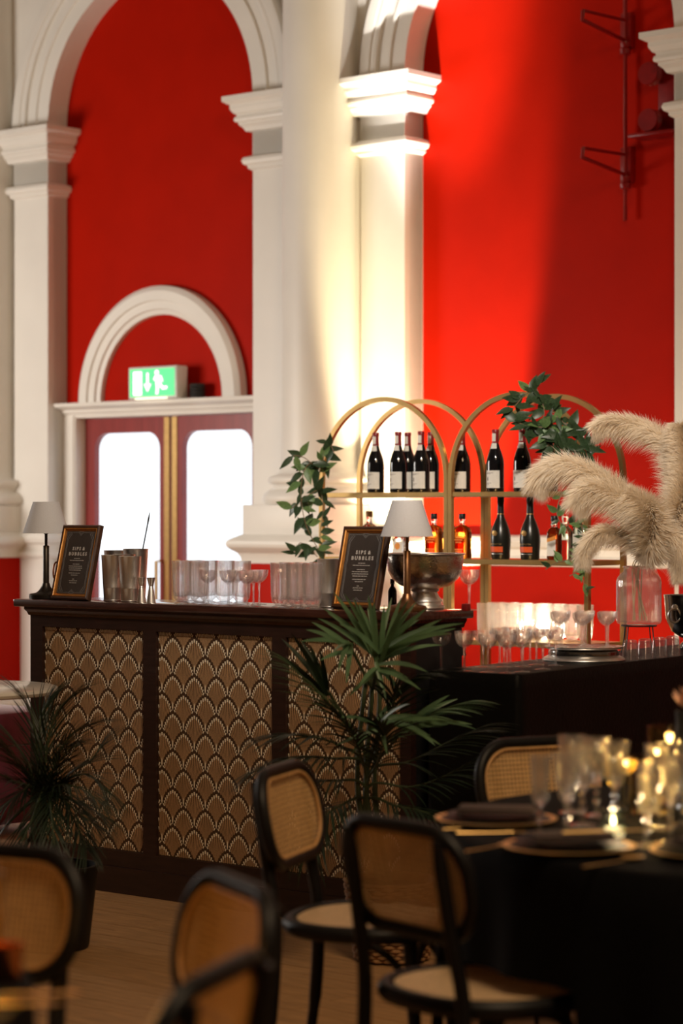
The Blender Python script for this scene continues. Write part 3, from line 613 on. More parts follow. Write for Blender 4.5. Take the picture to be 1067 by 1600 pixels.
part('body', G().lathe([(0,0),(0.015,0),(0.016,0.003),(0.016,0.06),(0.012,0.07),(0.006,0.078),(0.006,0.088),(0,0.088)], 24), 'bottle_dark', t)
part('cap', G().lathe([(0,0.086),(0.008,0.086),(0.008,0.104),(0,0.104)], 20), 'cap_black', t)
coupe(onbar(733, 0.27), 'large clear coupe at the bar end beside a red candle stub', None, 1.1)['category'] = 'glass'
t = thing('candle_stub', 'small square dark red candle stub at the bar end', 'candle', onbar(728, 0.19), -TH)
part('body', G().box(-0.012, 0.012, -0.012, 0.012, 0, 0.026), 'candle_red', t, bev=0.003); part('wick', G().tube([(0,0,0.025),(0.001,0,0.032)], 0.0008, 5), 'cap_black', t)

# ================================================================== ARCHED SHELVES
SW, SD, TIERS = 0.785, 0.29, (0.10, 0.49, 0.865, 1.245, 1.562); SR = SW/2; SAP = 2.015
def arch_shelf(u0, label):
    t = thing('arched_shelf', label, 'shelf unit', fr(SHELF0, u0, 0), -TH, 'gold arched shelf units')
    zs = SAP-SR-0.0
    for y in (0, SD):
        pts = [(0, y, 0.0), (0, y, zs*0.5), (0, y, zs)] + [(SR-SR*math.cos(PI*k/40), y, zs+SR*math.sin(PI*k/40)) for k in range(1, 40)] + [(SW, y, zs), (SW, y, zs*0.5), (SW, y, 0.0)]
        g = G(); nn = len(pts); vs = []
        for i, p in enumerate(pts):
            P = Vector(p); a = Vector(pts[max(0, i-1)]); b = Vector(pts[min(nn-1, i+1)]); tg = (b-a).normalized(); nr = Vector((tg.z, 0, -tg.x))
            for sx, sy in ((-1,-1), (1,-1), (1,1), (-1,1)): vs.append(P + nr*sx*0.0115 + Vector((0, sy*0.0115, 0)))
        fs = [(i*4+k, i*4+(k+1) % 4, i*4+4+(k+1) % 4, i*4+4+k) for i in range(nn-1) for k in range(4)] + [(0,1,2,3), tuple((nn-1)*4+k for k in range(4))]
        part('arch_frame', g.add(vs, fs), 'gold_shelf', t, ang=0.5)
    for z in TIERS:
        s = part('shelf', G().box(0.012, SW-0.012, -0.008, SD+0.008, z-0.022, z), 'gold_shelf', t, smooth=False)
        part('shelf_board', G().box(0.02, SW-0.02, 0.004, SD-0.004, z-0.0245, z-0.0215), 'shelf_board', s, smooth=False)
arch_shelf(-0.795, 'gold arched shelf unit standing in front of the white column')
arch_shelf(0.016, 'gold arched shelf unit overgrown by vine, against the red wall')
def onsh(x, v, tier): return fr(SHELF0, uat(SHELF0, x, v), v, TIERS[tier])
def label_patch(r, z0, z1, a, n=16, cen=-PI/2):
    return G().lathe([(r, z0), (r, z1)], n, a0=cen-a, a1=cen+a)
WB = mesh('wine_body', G().lathe([(0,0.003),(0.03,0.001),(0.038,0),(0.041,0.004),(0.0415,0.02),(0.0415,0.135),(0.039,0.155),(0.033,0.178),(0.0235,0.203),(0.0165,0.228),(0.0145,0.25),(0.0145,0.285),(0,0.285)], 40), 'bottle_dark')
WF = mesh('wine_foil', G().lathe([(0.0172,0.229),(0.0155,0.25),(0.0155,0.278),(0.0172,0.279),(0.0172,0.292),(0.015,0.295),(0,0.295)], 28), 'foil_red')
WL = mesh('wine_label', label_patch(0.0421, 0.018, 0.100, 1.12), 'label_paper'); WN = mesh('wine_collar', label_patch(0.0168, 0.238, 0.275, 0.7, 8), 'label_paper')
WS = mesh('wine_shoulder', G().lathe([(0.0245,0.203),(0.0172,0.229)], 10, a0=-PI/2-0.9, a1=-PI/2+0.9), 'label_paper')
g = G()
for zz, a0, a1 in ((0.088,-2.1,-1.2), (0.084,-2.3,-1.5), (0.040,-2.3,-1.4), (0.034,-2.3,-1.7)): g.lathe([(0.0424, zz), (0.0424, zz+0.0018)], 8, a0=a0, a1=a1)
g.lathe([(0.0424, 0.052), (0.0424, 0.07)], 3, a0=-2.05, a1=-1.85)
WI = mesh('wine_print', g, 'label_ink', smooth=False)
def wine(x, v, tier, label, rz=0.0):
    t = thing('wine_bottle', label, 'wine bottle', onsh(x, v, tier), -TH+rz, 'red wine bottles on the upper shelves')
    obj('body', WB, t); obj('foil', WF, t); l = obj('label', WL, t); obj('print', WI, l); obj('neck_label', WN, t); obj('shoulder_label', WS, t)
for x, v, lb in ((587, 0.06, 'wine bottle standing alone, nearest the vine wrapped outer post'), (622, 0.05, 'front wine bottle of the pair above the white lamp shade'), (637, 0.15, 'rear wine bottle of the pair above the white lamp shade'),
                 (658, 0.05, 'front wine bottle of the pair beside the edge of the red wall'), (673, 0.15, 'rear wine bottle of the pair beside the edge of the red wall'),
                 (722, 0.20, 'wine bottle half hidden behind the twin gold posts'), (774, 0.06, 'wine bottle with full label between twin posts and vine, above a black bottle'), (816, 0.05, 'wine bottle touched by the lowest vine leaves beside the pampas tip'),
                 (858, 0.05, 'wine bottle veiled by the arching pampas plume'), (912, 0.15, 'wine bottle deep in the dense vine by the outer gold post')): wine(x, v, 4, lb)
# squat amber whiskey bottles
def flask(x, v, tier, label, glass='amber_glass', capm='cap_black', sx=1.0, sy=1.0, sz=1.0, lab=None):
    t = thing('spirit_bottle', label, 'bottle', onsh(x, v, tier), -TH)
    lv = [(0.92,0),(1.0,0.006),(1.0,0.120),(0.96,0.134),(0.80,0.146),(0.5,0.154),(0.34,0.16)]; g = G(); rr = rrect(0.088*sx, 0.056*sy, 0.016*min(sx, sy), 5); n = len(rr)
    vs = [(p[0]*s, p[1]*(s if s > 0.6 else s*1.45), z*sz) for s, z in lv for p in rr]
    fs = [(k*n+i, k*n+(i+1) % n, (k+1)*n+(i+1) % n, (k+1)*n+i) for k in range(len(lv)-1) for i in range(n)] + [tuple(range(n-1, -1, -1)), tuple((len(lv)-1)*n+i for i in range(n))]
    part('body', g.add(vs, fs), glass, t)
    part('neck', G().lathe([(0,0.155*sz),(0.016,0.157*sz),(0.0135,0.166*sz),(0.0135,0.182*sz),(0.0155,0.183*sz),(0.0155,0.188*sz),(0,0.188*sz)], 24), 'glass', t)
    part('stopper', G().lathe([(0,0.187*sz),(0.016,0.187*sz),(0.017,0.19*sz),(0.017,0.213*sz),(0.015,0.216*sz),(0,0.216*sz)], 24), capm, t)
    if lab: 
        L = part('label', G().box(-0.034*sx, 0.034*sx, -0.0285*sy-0.0008, -0.0285*sy, 0.02*sz, 0.105*sz), lab, t, smooth=False)
    return t
t = flask(678, 0.12, 3, 'amber whiskey flask behind the white lamp shade, black stopper'); g = G()
for zz, w in ((0.098,0.03),(0.086,0.05),(0.074,0.034),(0.040,0.05),(0.03,0.04)): g.box(-w/2, w/2, -0.0292, -0.0284, zz, zz+0.005)
em = mesh('embossing', g, 'label_orange', smooth=False); obj('embossing', em, t)
t = flask(722, 0.12, 3, 'amber whiskey flask with black stopper beside the gold posts'); obj('embossing', em, t)
t = flask(577, 0.14, 3, 'clear spirit bottle with cork stopper behind the framed menu', 'glass', 'cork', 0.85, 0.9, 1.05)
t = flask(626, 0.12, 3, 'clear spirit bottle with orange seal label, behind bronze lamp', 'glass', 'cork', 0.9, 0.9, 0.75, 'label_paper')
part('seal', G().lathe([(0,-0.0006),(0.017,-0.0006),(0.017,0.0006),(0,0.0006)], 24).xf(Matrix.Translation((0, -0.0268, 0.055)) @ Matrix.Rotation(PI/2, 4, 'X')), 'label_orange', t)
t = flask(866, 0.08, 3, 'brown square liqueur bottle with tilted orange and white label', 'brown_glass', 'cap_black', 0.72, 0.85, 0.95, 'label_paper')
part('label_band', G().prism([(-0.024,0.082),(0.024,0.094),(0.024,0.112),(-0.024,0.098)], -0.0265, -0.0252, lambda p: (p.x, p.z, p.y)), 'label_orange', t, smooth=False)
flask(883, 0.15, 3, 'clear square gin bottle behind the brown liqueur bottle', 'glass_green', 'glass', 0.75, 0.85, 0.98)
flask(908, 0.14, 3, 'clear spirit bottle with white label behind hanging vine leaves', 'glass_green', 'glass', 0.85, 0.9, 1.15, 'label_paper')
# tall dark cognac bottles
def cognac(x, v):
    t = thing('cognac_bottle', 'tall black frosted bottle with gold medallion and red label', 'bottle', onsh(x, v, 3), -TH, 'pair of black bottles with medallions')
    part('body', G().lathe([(0,0.004),(0.03,0.001),(0.040,0),(0.044,0.005),(0.045,0.03),(0.0485,0.085),(0.0475,0.11),(0.042,0.14),(0.031,0.17),(0.0195,0.196),(0.0155,0.215),(0.0145,0.25),(0.0145,0.262),(0,0.262)], 44), 'bottle_frost', t)
    part('capsule', G().lathe([(0.0165,0.212),(0.0156,0.25),(0.0156,0.268),(0.0172,0.27),(0.0172,0.298),(0.016,0.301),(0,0.301)], 28), 'cap_black', t)
    part('gold_ring', G().lathe([(0.0168,0.211),(0.0172,0.2125),(0.0168,0.214)], 28), 'gold', t)
    part('medallion', G().lathe([(0,-0.002),(0.0135,-0.002),(0.0135,0.002),(0.011,0.003),(0,0.0025)], 28).xf(Matrix.Translation((0.0, -0.046, 0.122)) @ Matrix.Rotation(PI/2+0.12, 4, 'X')), 'gold', t)
    L = part('label', label_patch(0.0486, 0.030, 0.062, 0.85), 'label_red', t)
    L.data = mesh('label', G().lathe([(0.0462,0.034),(0.0479,0.060)], 16, a0=-PI/2-0.85, a1=-PI/2+0.85), 'label_red')
    part('label_line', G().lathe([(0.0458,0.024),(0.0459,0.027)], 16, a0=-PI/2-0.85, a1=-PI/2+0.85), 'silver_soft', t)
    me = text_mesh('REMY MARTIN', 0.0105, 0.0002); me.materials.append(M['gold'])
    for vv in me.vertices: a = vv.co.x/0.0488; vv.co = (0.0488*math.sin(a), -0.0488*math.cos(a), 0.071+vv.co.y)
    obj('lettering', me, t)
cognac(782, 0.07); cognac(828, 0.07)
# tumblers on the third tier
for x, v in ((758, 0.045), (781, 0.045), (803, 0.045), (825, 0.045), (775, 0.15), (797, 0.15), (819, 0.15), (850, 0.16), (872, 0.16), (894, 0.16), (914, 0.16)):
    tumbler(onsh(x, v, 2), 'tall ribbed clear tumbler on the lower tier of the vine covered shelf', 'ribbed tumblers on the shelf', 0.96, TUMM)
for x, v in ((690, 0.16), (672, 0.14)):
    tumbler(onsh(x, v, 2), 'tall ribbed tumbler on the lower shelf tier behind the silver bowl', 'tumblers behind the punch bowl', 1.0, TUMM)
def plight(name, loc, e, r, col):
    l = bpy.data.lights.new(name, 'POINT'); l.energy = e; l.color = col; l.shadow_soft_size = r; o = bpy.data.objects.new(name, l); C.objects.link(o); o.location = loc
t = thing('puck_light', 'small round battery light glowing behind the ribbed tumblers', 'lamp', fr(SHELF0, 0.36, 0.262, TIERS[2]), -TH)
part('body', G().lathe([(0,0),(0.022,0),(0.023,0.004),(0.022,0.012),(0,0.012)], 24), 'sign_case', t); part('lens', G().lathe([(0,0.012),(0.018,0.012),(0.014,0.017),(0,0.019)], 24), 'puck_lens', t)
plight('puck_glow', fr(SHELF0, 0.36, 0.275, TIERS[2]+0.07), 9, 0.02, (1.0, 0.85, 0.62))

# ================================================================== VINES
def leaf_mesh(name, m, L=1.0, wd=0.46, fold=0.12, curl=0.18):
    g = G(); n = 5; vs = []
    for i in range(n+1):
        t = i/n; w_ = wd*math.sin(PI*min(1, t**0.8))*0.5*(1-0.25*t); z = -curl*t*t
        for s in (-1, 0, 1): vs.append((s*w_, t*L, z+abs(s)*fold*w_*2))
    g.add(vs, [(i*3+k, i*3+k+1, i*3+k+4, i*3+k+3) for i in range(n) for k in range(2)]); return mesh(name, g, m, ang=1.5)
LV = [leaf_mesh('leaf', 'leaf_vine'), leaf_mesh('leaf', 'leaf_vine', wd=0.55, curl=0.3), leaf_mesh('leaf', 'leaf_vine', wd=0.36, curl=0.1)]
LL = leaf_mesh('leaf', 'leaf_vine_light', wd=0.5)
def garland(label, stems, dens, rnd, size=(0.045, 0.07), light=0.12, base=None):
    base = Vector(base); t = thing('vine_garland', label, 'vine', base)
    for k, pts in enumerate(stems):
        P = smooth_path([Vector(p)-base for p in pts], 8)
        st = part('stem', G().tube(P, 0.0022, 6), 'vine_stem', t)
        ln = sum((b-a).length for a, b in zip(P, P[1:])); n = max(3, int(ln*dens))
        for i in range(n):
            f = (i+rnd.random())/n*(len(P)-1); j = min(int(f), len(P)-2); p = P[j].lerp(P[j+1], f-j)
            s = rnd.uniform(*size); o = obj('leaf', LL if rnd.random() < light else rnd.choice(LV), st, p)
            th = rnd.uniform(0, 2*PI); d = Vector((math.cos(th), rnd.uniform(-0.7, 0.5), 0.9*math.sin(th)-0.25)).normalized()
            nz = Vector((rnd.uniform(-0.6, 0.6), -1, rnd.uniform(-0.2, 0.9))); xx = d.cross(nz).normalized(); zz = xx.cross(d)
            R = Matrix((xx, d, zz)).transposed().to_4x4(); o.matrix_local = Matrix.Translation(p) @ R @ Matrix.Scale(s, 4)
    return t
rv = random.Random(11)
garland('green leafy vine climbing the outer post before the white column',
    [[px(508,880,11.9), px(500,840,11.88), px(505,790,11.9), px(498,750,11.9), px(507,705,11.9)],
     [px(498,860,11.85), px(478,820,11.8), px(470,770,11.8), px(478,730,11.82), px(500,720,11.9)],
     [px(505,760,11.88), px(480,775,11.82), px(455,795,11.8)],
     [px(500,735,11.88), px(475,715,11.82), px(458,712,11.8)],
     [px(505,720,11.9), px(512,692,11.9), px(522,706,11.86)],
     [px(496,870,11.86), px(470,848,11.8), px(462,868,11.8)]], 44, rv, (0.06, 0.10), 0.15, px(506,880,11.9))
garland('dense green vine draped over the arch before the red wall',
    [[px(800,640,10.95), px(830,612,10.98), px(860,640,10.98), px(885,665,10.96), px(912,690,10.95), px(918,715,10.95)],
     [px(835,600,10.98), px(850,640,10.95), px(845,680,10.93), px(865,700,10.92)],
     [px(870,650,10.93), px(880,690,10.9), px(900,712,10.9), px(915,735,10.93)],
     [px(856,660,10.92), px(865,690,10.9), px(882,705,10.88)],
     [px(800,655,10.95), px(822,665,10.93), px(850,668,10.92), px(880,672,10.93)]], 92, rv, (0.055, 0.10), 0.06, px(850,640,10.96))
garland('thin vine hanging down the gold post below the pampas plumes',
    [[px(878,768,10.95), px(870,800,10.93), px(880,820,10.92), px(905,818,10.9), px(912,850,10.9), px(905,880,10.9), px(916,925,10.9)],
     [px(905,800,10.9), px(912,840,10.9), px(908,870,10.9)],
     [px(912,860,10.9), px(895,872,10.88), px(868,880,10.86), px(852,890,10.86)],
     [px(912,870,10.9), px(905,890,10.88), px(890,900,10.86)]], 42, rv, (0.045, 0.075), 0.6, px(905,850,10.9))

# ================================================================== SERVICE TABLE (right of the bar)
SA = Vector((0.598, 8.142, 0)); SE = Vector((0.552, 0.834, 0)); SL = Vector((-0.834, 0.552, 0)); SWD, SLN, SZ = 0.36, 2.0, 0.92
def st(t, s, z=SZ): p = SA + SE*t + SL*s; return Vector((p.x, p.y, z))
def sx_(x, s):                    # point of the table at picture column x, s across the table
    xr = (x-533.5)/F; p = SA + SL*s; return st((xr*p.y-p.x)/(SE.x-xr*SE.y), s)
rzS = math.atan2(SE.y, SE.x)
t = thing('service_table', 'narrow trestle table under the black satin cloth', 'table', st(SLN/2, SWD/2, 0), rzS)
part('table_top', G().box(-SLN/2+0.01, SLN/2-0.01, -SWD/2+0.01, SWD/2-0.01, SZ-0.035, SZ-0.004), 'bar_wood', t, smooth=False)
for a in (-1, 1):
    for b in (-1, 1): part('leg', G().box(a*(SLN/2-0.1)-0.02, a*(SLN/2-0.1)+0.02, b*(SWD/2-0.06)-0.02, b*(SWD/2-0.06)+0.02, 0, SZ-0.035), 'bar_wood', t, smooth=False)
rr = rrect(SLN, SWD, 0.02, 3); per = []
for i in range(len(rr)):
    a, b = Vector((*rr[i], 0)), Vector((*rr[(i+1) % len(rr)], 0)); m = max(1, int((b-a).length/0.03))
    per += [a.lerp(b, k/m) for k in range(m)]
g = G(); n = len(per); vs = []; rc = random.Random(3); acc = 0
for r, (off, z, amp) in enumerate(((-0.004,0,0), (0.0,-0.004,0), (0.002,-0.05,0.001), (0.003,-0.3,0.004), (0.004,-0.6,0.007), (0.005,-0.915,0.009))):
    for i, p in enumerate(per):
        q = p.copy(); nn = Vector((per[(i+1) % n]-per[i-1])); nn = Vector((nn.y, -nn.x, 0)).normalized()
        q += nn*(off+amp*(0.6+0.4*math.sin(i*0.55)+0.3*math.sin(i*0.21+1))); vs.append((q.x, q.y, SZ+z))
fs = [(r*n+i, r*n+(i+1) % n, (r+1)*n+(i+1) % n, (r+1)*n+i) for r in range(5) for i in range(n)] + [tuple(range(n))]
cl = part('table_cloth', g.add(vs, fs), 'black_satin', None, loc=st(SLN/2, SWD/2, 0), rot=(0, 0, rzS), ang=0.9)
tag(cl, 'black satin cloth hanging to the floor over the narrow service table', 'tablecloth')
placed = []; cl1 = 'small clear coupe glass in rows at the front of the black service table'
for x, y in ((684,1047),(717,1050),(750,1052),(782,1053),(815,1050),(848,1046),(712,1043),(741,1044),(774,1044),(806,1043),(838,1039),(868,1040),(765,1037),(797,1036),(828,1033),(856,1033)):
    p = pz(x, y, SZ); q = p - SA; tt = q.dot(SE); ss = q.dot(SL)
    tt = max(tt, 0.032); ss = min(max(ss, 0.032), SWD-0.030)
    while any((tt-a)**2+(ss-b)**2 < 0.0705**2 for a, b in placed): tt += 0.01
    placed.append((tt, ss)); coupe(st(tt, ss), cl1, 'coupe glasses on the service table')
# silver stand with coupes on it
pc = sx_(912, SWD/2); t = thing('silver_stand', 'low round stepped silver stand carrying coupe glasses', 'tray', pc)
part('base', G().lathe([(0,0),(0.15,0),(0.153,0.004),(0.150,0.010),(0.138,0.016),(0.132,0.019),(0,0.019)], 56), 'silver_soft', t)
part('collar', G().lathe([(0.128,0.018),(0.130,0.022),(0.128,0.036),(0.122,0.04),(0,0.04)], 56), 'silver_dark', t)
part('top_plate', G().lathe([(0.10,0.039),(0.136,0.044),(0.145,0.050),(0.146,0.053),(0.140,0.053),(0.125,0.049),(0,0.049)], 56), 'silver', t)
for dx, dy in [(0.0, 0.0)] + [(0.099*math.cos(0.35+k*PI/3), 0.099*math.sin(0.35+k*PI/3)) for k in range(6)]:
    coupe((pc.x+dx, pc.y+dy, SZ+0.0495), 'clear coupe glass standing on the round silver stand', 'coupe glasses on the silver stand')
INV = mesh('inverted_glass', G().lathe([(0.030,0.0),(0.031,0.001),(0.027,0.06),(0.022,0.072),(0.012,0.0745),(0,0.075),(0,0.066),(0.02,0.064),(0.0255,0.056),(0.0295,0.001),(0.030,0.0)], 40), 'glass_clear')
for x, s in ((985, 0.05), (1008, 0.045), (1030, 0.045), (1050, 0.045)):
    o = obj('rocks_glass', INV, None, sx_(x, s)); tag(o, 'small clear glass turned upside down beside the ribbed jar', 'glass', 'upturned glasses on the service table')
# ribbed jar on a wire stand
pj = sx_(998, 0.19); t = thing('wire_stand', 'thin black wire stand under the ribbed glass jar', 'stand', pj)
ZJ = 0.112
for k in range(4):
    a = PI/4+k*PI/2; part('leg', G().tube(smooth_path([(0.085*math.cos(a), 0.085*math.sin(a), 0.0015), (0.072*math.cos(a), 0.072*math.sin(a), 0.06), (0.066*math.cos(a), 0.066*math.sin(a), ZJ-0.003)], 4), 0.0022, 6), 'cap_black', t)
part('ring', G().tube([(0.067*math.cos(a*PI/16), 0.067*math.sin(a*PI/16), ZJ-0.003) for a in range(32)], 0.0025, 6, closed=True), 'cap_black', t)
t = thing('ribbed_jar', 'wide ribbed clear glass jar holding pampas plumes', 'jar', pj + Vector((0, 0, ZJ)))
part('body', G().lathe([(0,0.004),(0.07,0.002),(0.082,0.006),(0.086,0.016),(0.086,0.165),(0.083,0.182),(0.072,0.197),(0.06,0.205),(0.058,0.222),(0.056,0.222),(0.058,0.205),(0.07,0.194),(0.080,0.18),(0.083,0.165),(0.083,0.018),(0.078,0.012),(0,0.010)], 120, mod=lambda a, z: 1+(0.012*math.cos(40*a) if 0.014 < z < 0.166 else 0)), 'jar_glass', t, ang=1.4)
part('rim', G().tube([(0.058*math.cos(a*PI/20), 0.058*math.sin(a*PI/20), 0.223) for a in range(40)], 0.004, 8, closed=True), 'glass', t)
# pampas plumes
def plume(label, pts, hw, rnd, n=5200):
    base = pj + Vector((rnd.uniform(-0.03, 0.03), rnd.uniform(-0.03, 0.03), ZJ+0.016))
    t = thing('pampas_plume', label, 'dried plume', base, 0, 'pampas plumes in the jar')
    mouth = pj + Vector((rnd.uniform(-0.025, 0.025), rnd.uniform(-0.02, 0.02), ZJ+0.222))
    full = smooth_path([base, mouth] + pts, 10); P = [p-base for p in full]
    part('stem', G().tube(P, [0.0028]*10 + [0.0018]*(len(P)-10), 6), 'pampas_stem', t)
    A = P[14:]; m = len(A)-1; g = G()
    for i in range(int(n*1.7)):
        f = rnd.random()**0.9; q = f*m; j = min(int(q), m-1); p = A[j].lerp(A[j+1], q-j); tg = (A[j+1]-A[j]).normalized()
        env = hw*(min(1, f/0.18)**0.7)*(1-0.45*max(0, f-0.6)/0.4)
        d = Vector((rnd.gauss(0,1), rnd.gauss(0,1), rnd.gauss(0,1))); d = (d-tg*d.dot(tg)).normalized()
        l = env*rnd.uniform(0.6, 1.5); e = (d*0.85+tg*rnd.uniform(0.4, 1.1)).normalized(); sd = e.orthogonal().normalized(); w_ = rnd.uniform(0.0006, 0.0013)
        p1 = p+e*l*0.5+Vector((0,0,-0.04*l)); p2 = p+e*l+Vector((0,0,-0.30*l))
        g.add([p-sd*w_, p+sd*w_, p1+sd*w_, p1-sd*w_, p2], [(0,1,2,3),(3,2,4)])
    o = part('fluff', g, 'pampas', t, smooth=False); o['kind'] = 'stuff'
rp = random.Random(5); ZP = pj.y
plume('cream pampas plume arching out over the gold shelf', [px(1010,850,ZP-0.05), px(985,790,ZP-0.1), px(940,750,ZP-0.1), px(885,728,ZP-0.08), px(850,738,ZP-0.05), px(838,758,ZP-0.05)], 0.085, rp, 9000)
plume('thick cream pampas plume curving left above the jar', [px(1015,860,ZP-0.1), px(1000,810,ZP-0.15), px(960,775,ZP-0.15), px(920,765,ZP-0.15), px(900,785,ZP-0.15)], 0.085, rp, 8000)
plume('tall pale pampas plume bending back above the arched frame', [px(1030,840,ZP), px(1052,760,ZP), px(1040,695,ZP+0.05), px(1000,668,ZP+0.1), px(955,660,ZP+0.1), px(932,668,ZP+0.1)], 0.075, rp, 8000)
plume('upright broad pampas plume beside the white pilaster', [px(1035,850,ZP-0.05), px(1062,790,ZP-0.1), px(1072,720,ZP-0.1), px(1062,670,ZP-0.1)], 0.105, rp, 9000)
plume('low tan pampas plume drooping over the jar shoulder', [px(1000,865,ZP-0.08), px(975,838,ZP-0.1), px(940,832,ZP-0.12), px(915,855,ZP-0.12), px(910,878,ZP-0.12)], 0.055, rp, 5000)
plume('drooping pampas plume hanging beside the ice bucket', [px(1020,862,ZP-0.1), px(1042,835,ZP-0.15), px(1060,860,ZP-0.15), px(1062,900,ZP-0.15)], 0.062, rp, 6000)
plume('short full pampas plume at the centre of the bunch', [px(1012,862,ZP-0.12), px(1020,825,ZP-0.16), px(1010,795,ZP-0.18), px(985,775,ZP-0.18)], 0.095, rp, 7000)
pb = sx_(1076, 0.19)
t = thing('ice_bucket', 'dark silver footed ice bucket with ring handle', 'bucket', pb)
part('foot', G().lathe([(0,0),(0.05,0),(0.052,0.004),(0.04,0.012),(0.022,0.03),(0.02,0.045),(0,0.045)], 40), 'silver_dark', t)
part('bowl', G().lathe([(0,0.042),(0.03,0.044),(0.07,0.07),(0.092,0.12),(0.098,0.20),(0.101,0.215),(0.097,0.214),(0.09,0.13),(0.06,0.08),(0,0.06)], 48), 'silver_dark', t)
part('ring_handle', G().tube([(-0.085+0.0*a, -0.06, 0.15) if False else (-0.068+0.024*math.cos(a*PI/12), -0.078-0.004*math.sin(a*PI/12), 0.135+0.028*math.sin(a*PI/12)) for a in range(24)], 0.0035, 6, closed=True), 'silver', t)
part('handle_boss', G().lathe([(0,-0.006),(0.014,-0.006),(0.011,0.005),(0,0.007)], 20).xf(Matrix.Translation((-0.064,-0.073,0.168)) @ Matrix.Rotation(PI/2, 4, 'X')), 'silver', t)

# ================================================================== CHAIRS
def rring(w, h, r, n=8): return rrect(w, h, r, n)
BKW, BKH, BKZ, BKY = 0.405, 0.225, 0.705, -0.232
def bcurve(x, z): return BKY + 0.35*x*x - (z-BKZ)*0.20
cfs = [(0.212*math.copysign(abs(math.cos(a))**0.85, math.cos(a)), 0.205*math.copysign(abs(math.sin(a))**0.85, math.sin(a))) for a in [2*PI*k/48 for k in range(48)]]
def chair_parts():
    D = {}
    g = G(); ring = [(x, y, 0.446) for x, y in cfs]; g.tube(ring, 0.0205, 10, closed=True, flat=1.0); D['seat_frame'] = mesh('seat_frame', g, 'black_frame', ang=1.2)
    g = G(); n = 48; vs = [(0,0,0.452)] + [(x*s, y*s, 0.452+0.010*s*s) for s in (0.35, 0.65, 0.92) for x, y in cfs]
    fs = [(0, 1+i, 1+(i+1) % n) for i in range(n)] + [(1+r*n+i, 1+(r+1)*n+i, 1+(r+1)*n+(i+1) % n, 1+r*n+(i+1) % n) for r in range(2) for i in range(n)]
    D['seat_cane'] = mesh('seat_cane', g.add(vs, fs), 'cane_seat', uv=lambda c: (c.x, c.y), ang=1.2)
    g = G(); g.tube([(x, bcurve(x, z+BKZ), z+BKZ) for x, z in rring(BKW, BKH, 0.10, 10)], 0.0155, 10, closed=True); D['back_frame'] = mesh('back_frame', g, 'black_frame', ang=1.2)
    g = G(); g.tube([(x, bcurve(x, z+BKZ)+0.008, z+BKZ) for x, z in rring(BKW-0.032, BKH-0.032, 0.088, 10)], 0.0045, 6, closed=True); D['cane_binding'] = mesh('cane_binding', g, 'cane_binding', ang=1.2)
    g = G(); o = rring(BKW-0.026, BKH-0.026, 0.09, 10); NX, NZ = 10, 6; n = len(o); vs = [(0, bcurve(0, BKZ), BKZ)]
    for s in (0.25, 0.5, 0.75, 1.0): vs += [(x*s, bcurve(x*s, z*s+BKZ), z*s+BKZ) for x, z in o]
    fs = [(0, 1+i, 1+(i+1) % n) for i in range(n)] + [(1+r*n+i, 1+(r+1)*n+i, 1+(r+1)*n+(i+1) % n, 1+r*n+(i+1) % n) for r in range(3) for i in range(n)]
    D['back_cane'] = mesh('back_cane', g.add(vs, fs), 'cane', uv=lambda c: (c.x, c.z), ang=1.2)
    for s in (-1, 1):
        P = smooth_path([(s*0.178, -0.25, 0.0), (s*0.172, -0.215, 0.22), (s*0.165, -0.205, 0.45), (s*0.155, bcurve(0.155, 0.62)-0.022, 0.60), (s*0.15, bcurve(0.15, 0.80)-0.020, 0.802)], 6)
        D['rear_leg%d' % s] = mesh('rear_leg', G().tube(P, [0.0135]*6+[0.0165]*(len(P)-8)+[0.013, 0.011], 10), 'black_frame', ang=1.2)
        P = [(s*0.15, 0.135, 0.44), (s*0.158, 0.15, 0.22), (s*0.168, 0.172, 0.0)]; D['front_leg%d' % s] = mesh('front_leg', G().tube(P, [0.019, 0.016, 0.012], 10), 'black_frame', ang=1.2)
        P = [(s*(0.156-0.002*0), 0.146-0.145*(1-math.cos(a)), 0.245+0.175*math.sin(a)) for a in [PI/2*k/8 for k in range(9)]]
        D['brace%d' % s] = mesh('brace', G().tube(P, 0.011, 8), 'black_frame', ang=1.2)
    P = [(0.15*math.cos(a), 0.14, 0.25+0.165*math.sin(a)) for a in [PI*k/20 for k in range(21)]]; D['hoop'] = mesh('hoop', G().tube(P, 0.011, 8), 'black_frame', ang=1.2)
    return D
CH = chair_parts()
def chair(back, face, label, group):
    f = Vector((face[0], face[1], 0)).normalized(); rz = math.atan2(f.y, f.x)-PI/2
    loc = Vector((back[0], back[1], 0)) + f*0.232
    t = thing('cane_chair', label, 'chair', loc, rz, group)
    for nm, me in (('seat_frame','seat_frame'),('seat_cane','seat_cane'),('back_frame','back_frame'),('back_cane','back_cane'),('leg','rear_leg-1'),('leg','rear_leg1'),('leg','front_leg-1'),('leg','front_leg1'),('brace','brace-1'),('brace','brace1'),('hoop','hoop')):
        o = obj(nm, CH[me], t)
        if nm == 'back_cane': obj('cane_binding', CH['cane_binding'], o)
    return t
GA, GB = 'cane chairs at the crystal set table', 'cane chairs at the dark corner table'
chair((-0.137, 6.10), (0.95, -0.31), 'black cane chair in side view between bar and black table', GA)
chair((0.128, 5.03), (0.80, 0.60), 'black cane chair with its uprights showing, seat under the table cloth', GA)
chair((0.560, 6.82), (0.45, -0.89), 'cane chair behind the crystal glasses, woven holes clearly visible', GA)
chair((-0.662, 4.62), (-0.50, -0.87), 'cane chair with broad dim back before the dark palm', GB)
chair((-0.196, 4.20), (-0.92, -0.39), 'cane chair with orange lit back over the floorboards', GB)
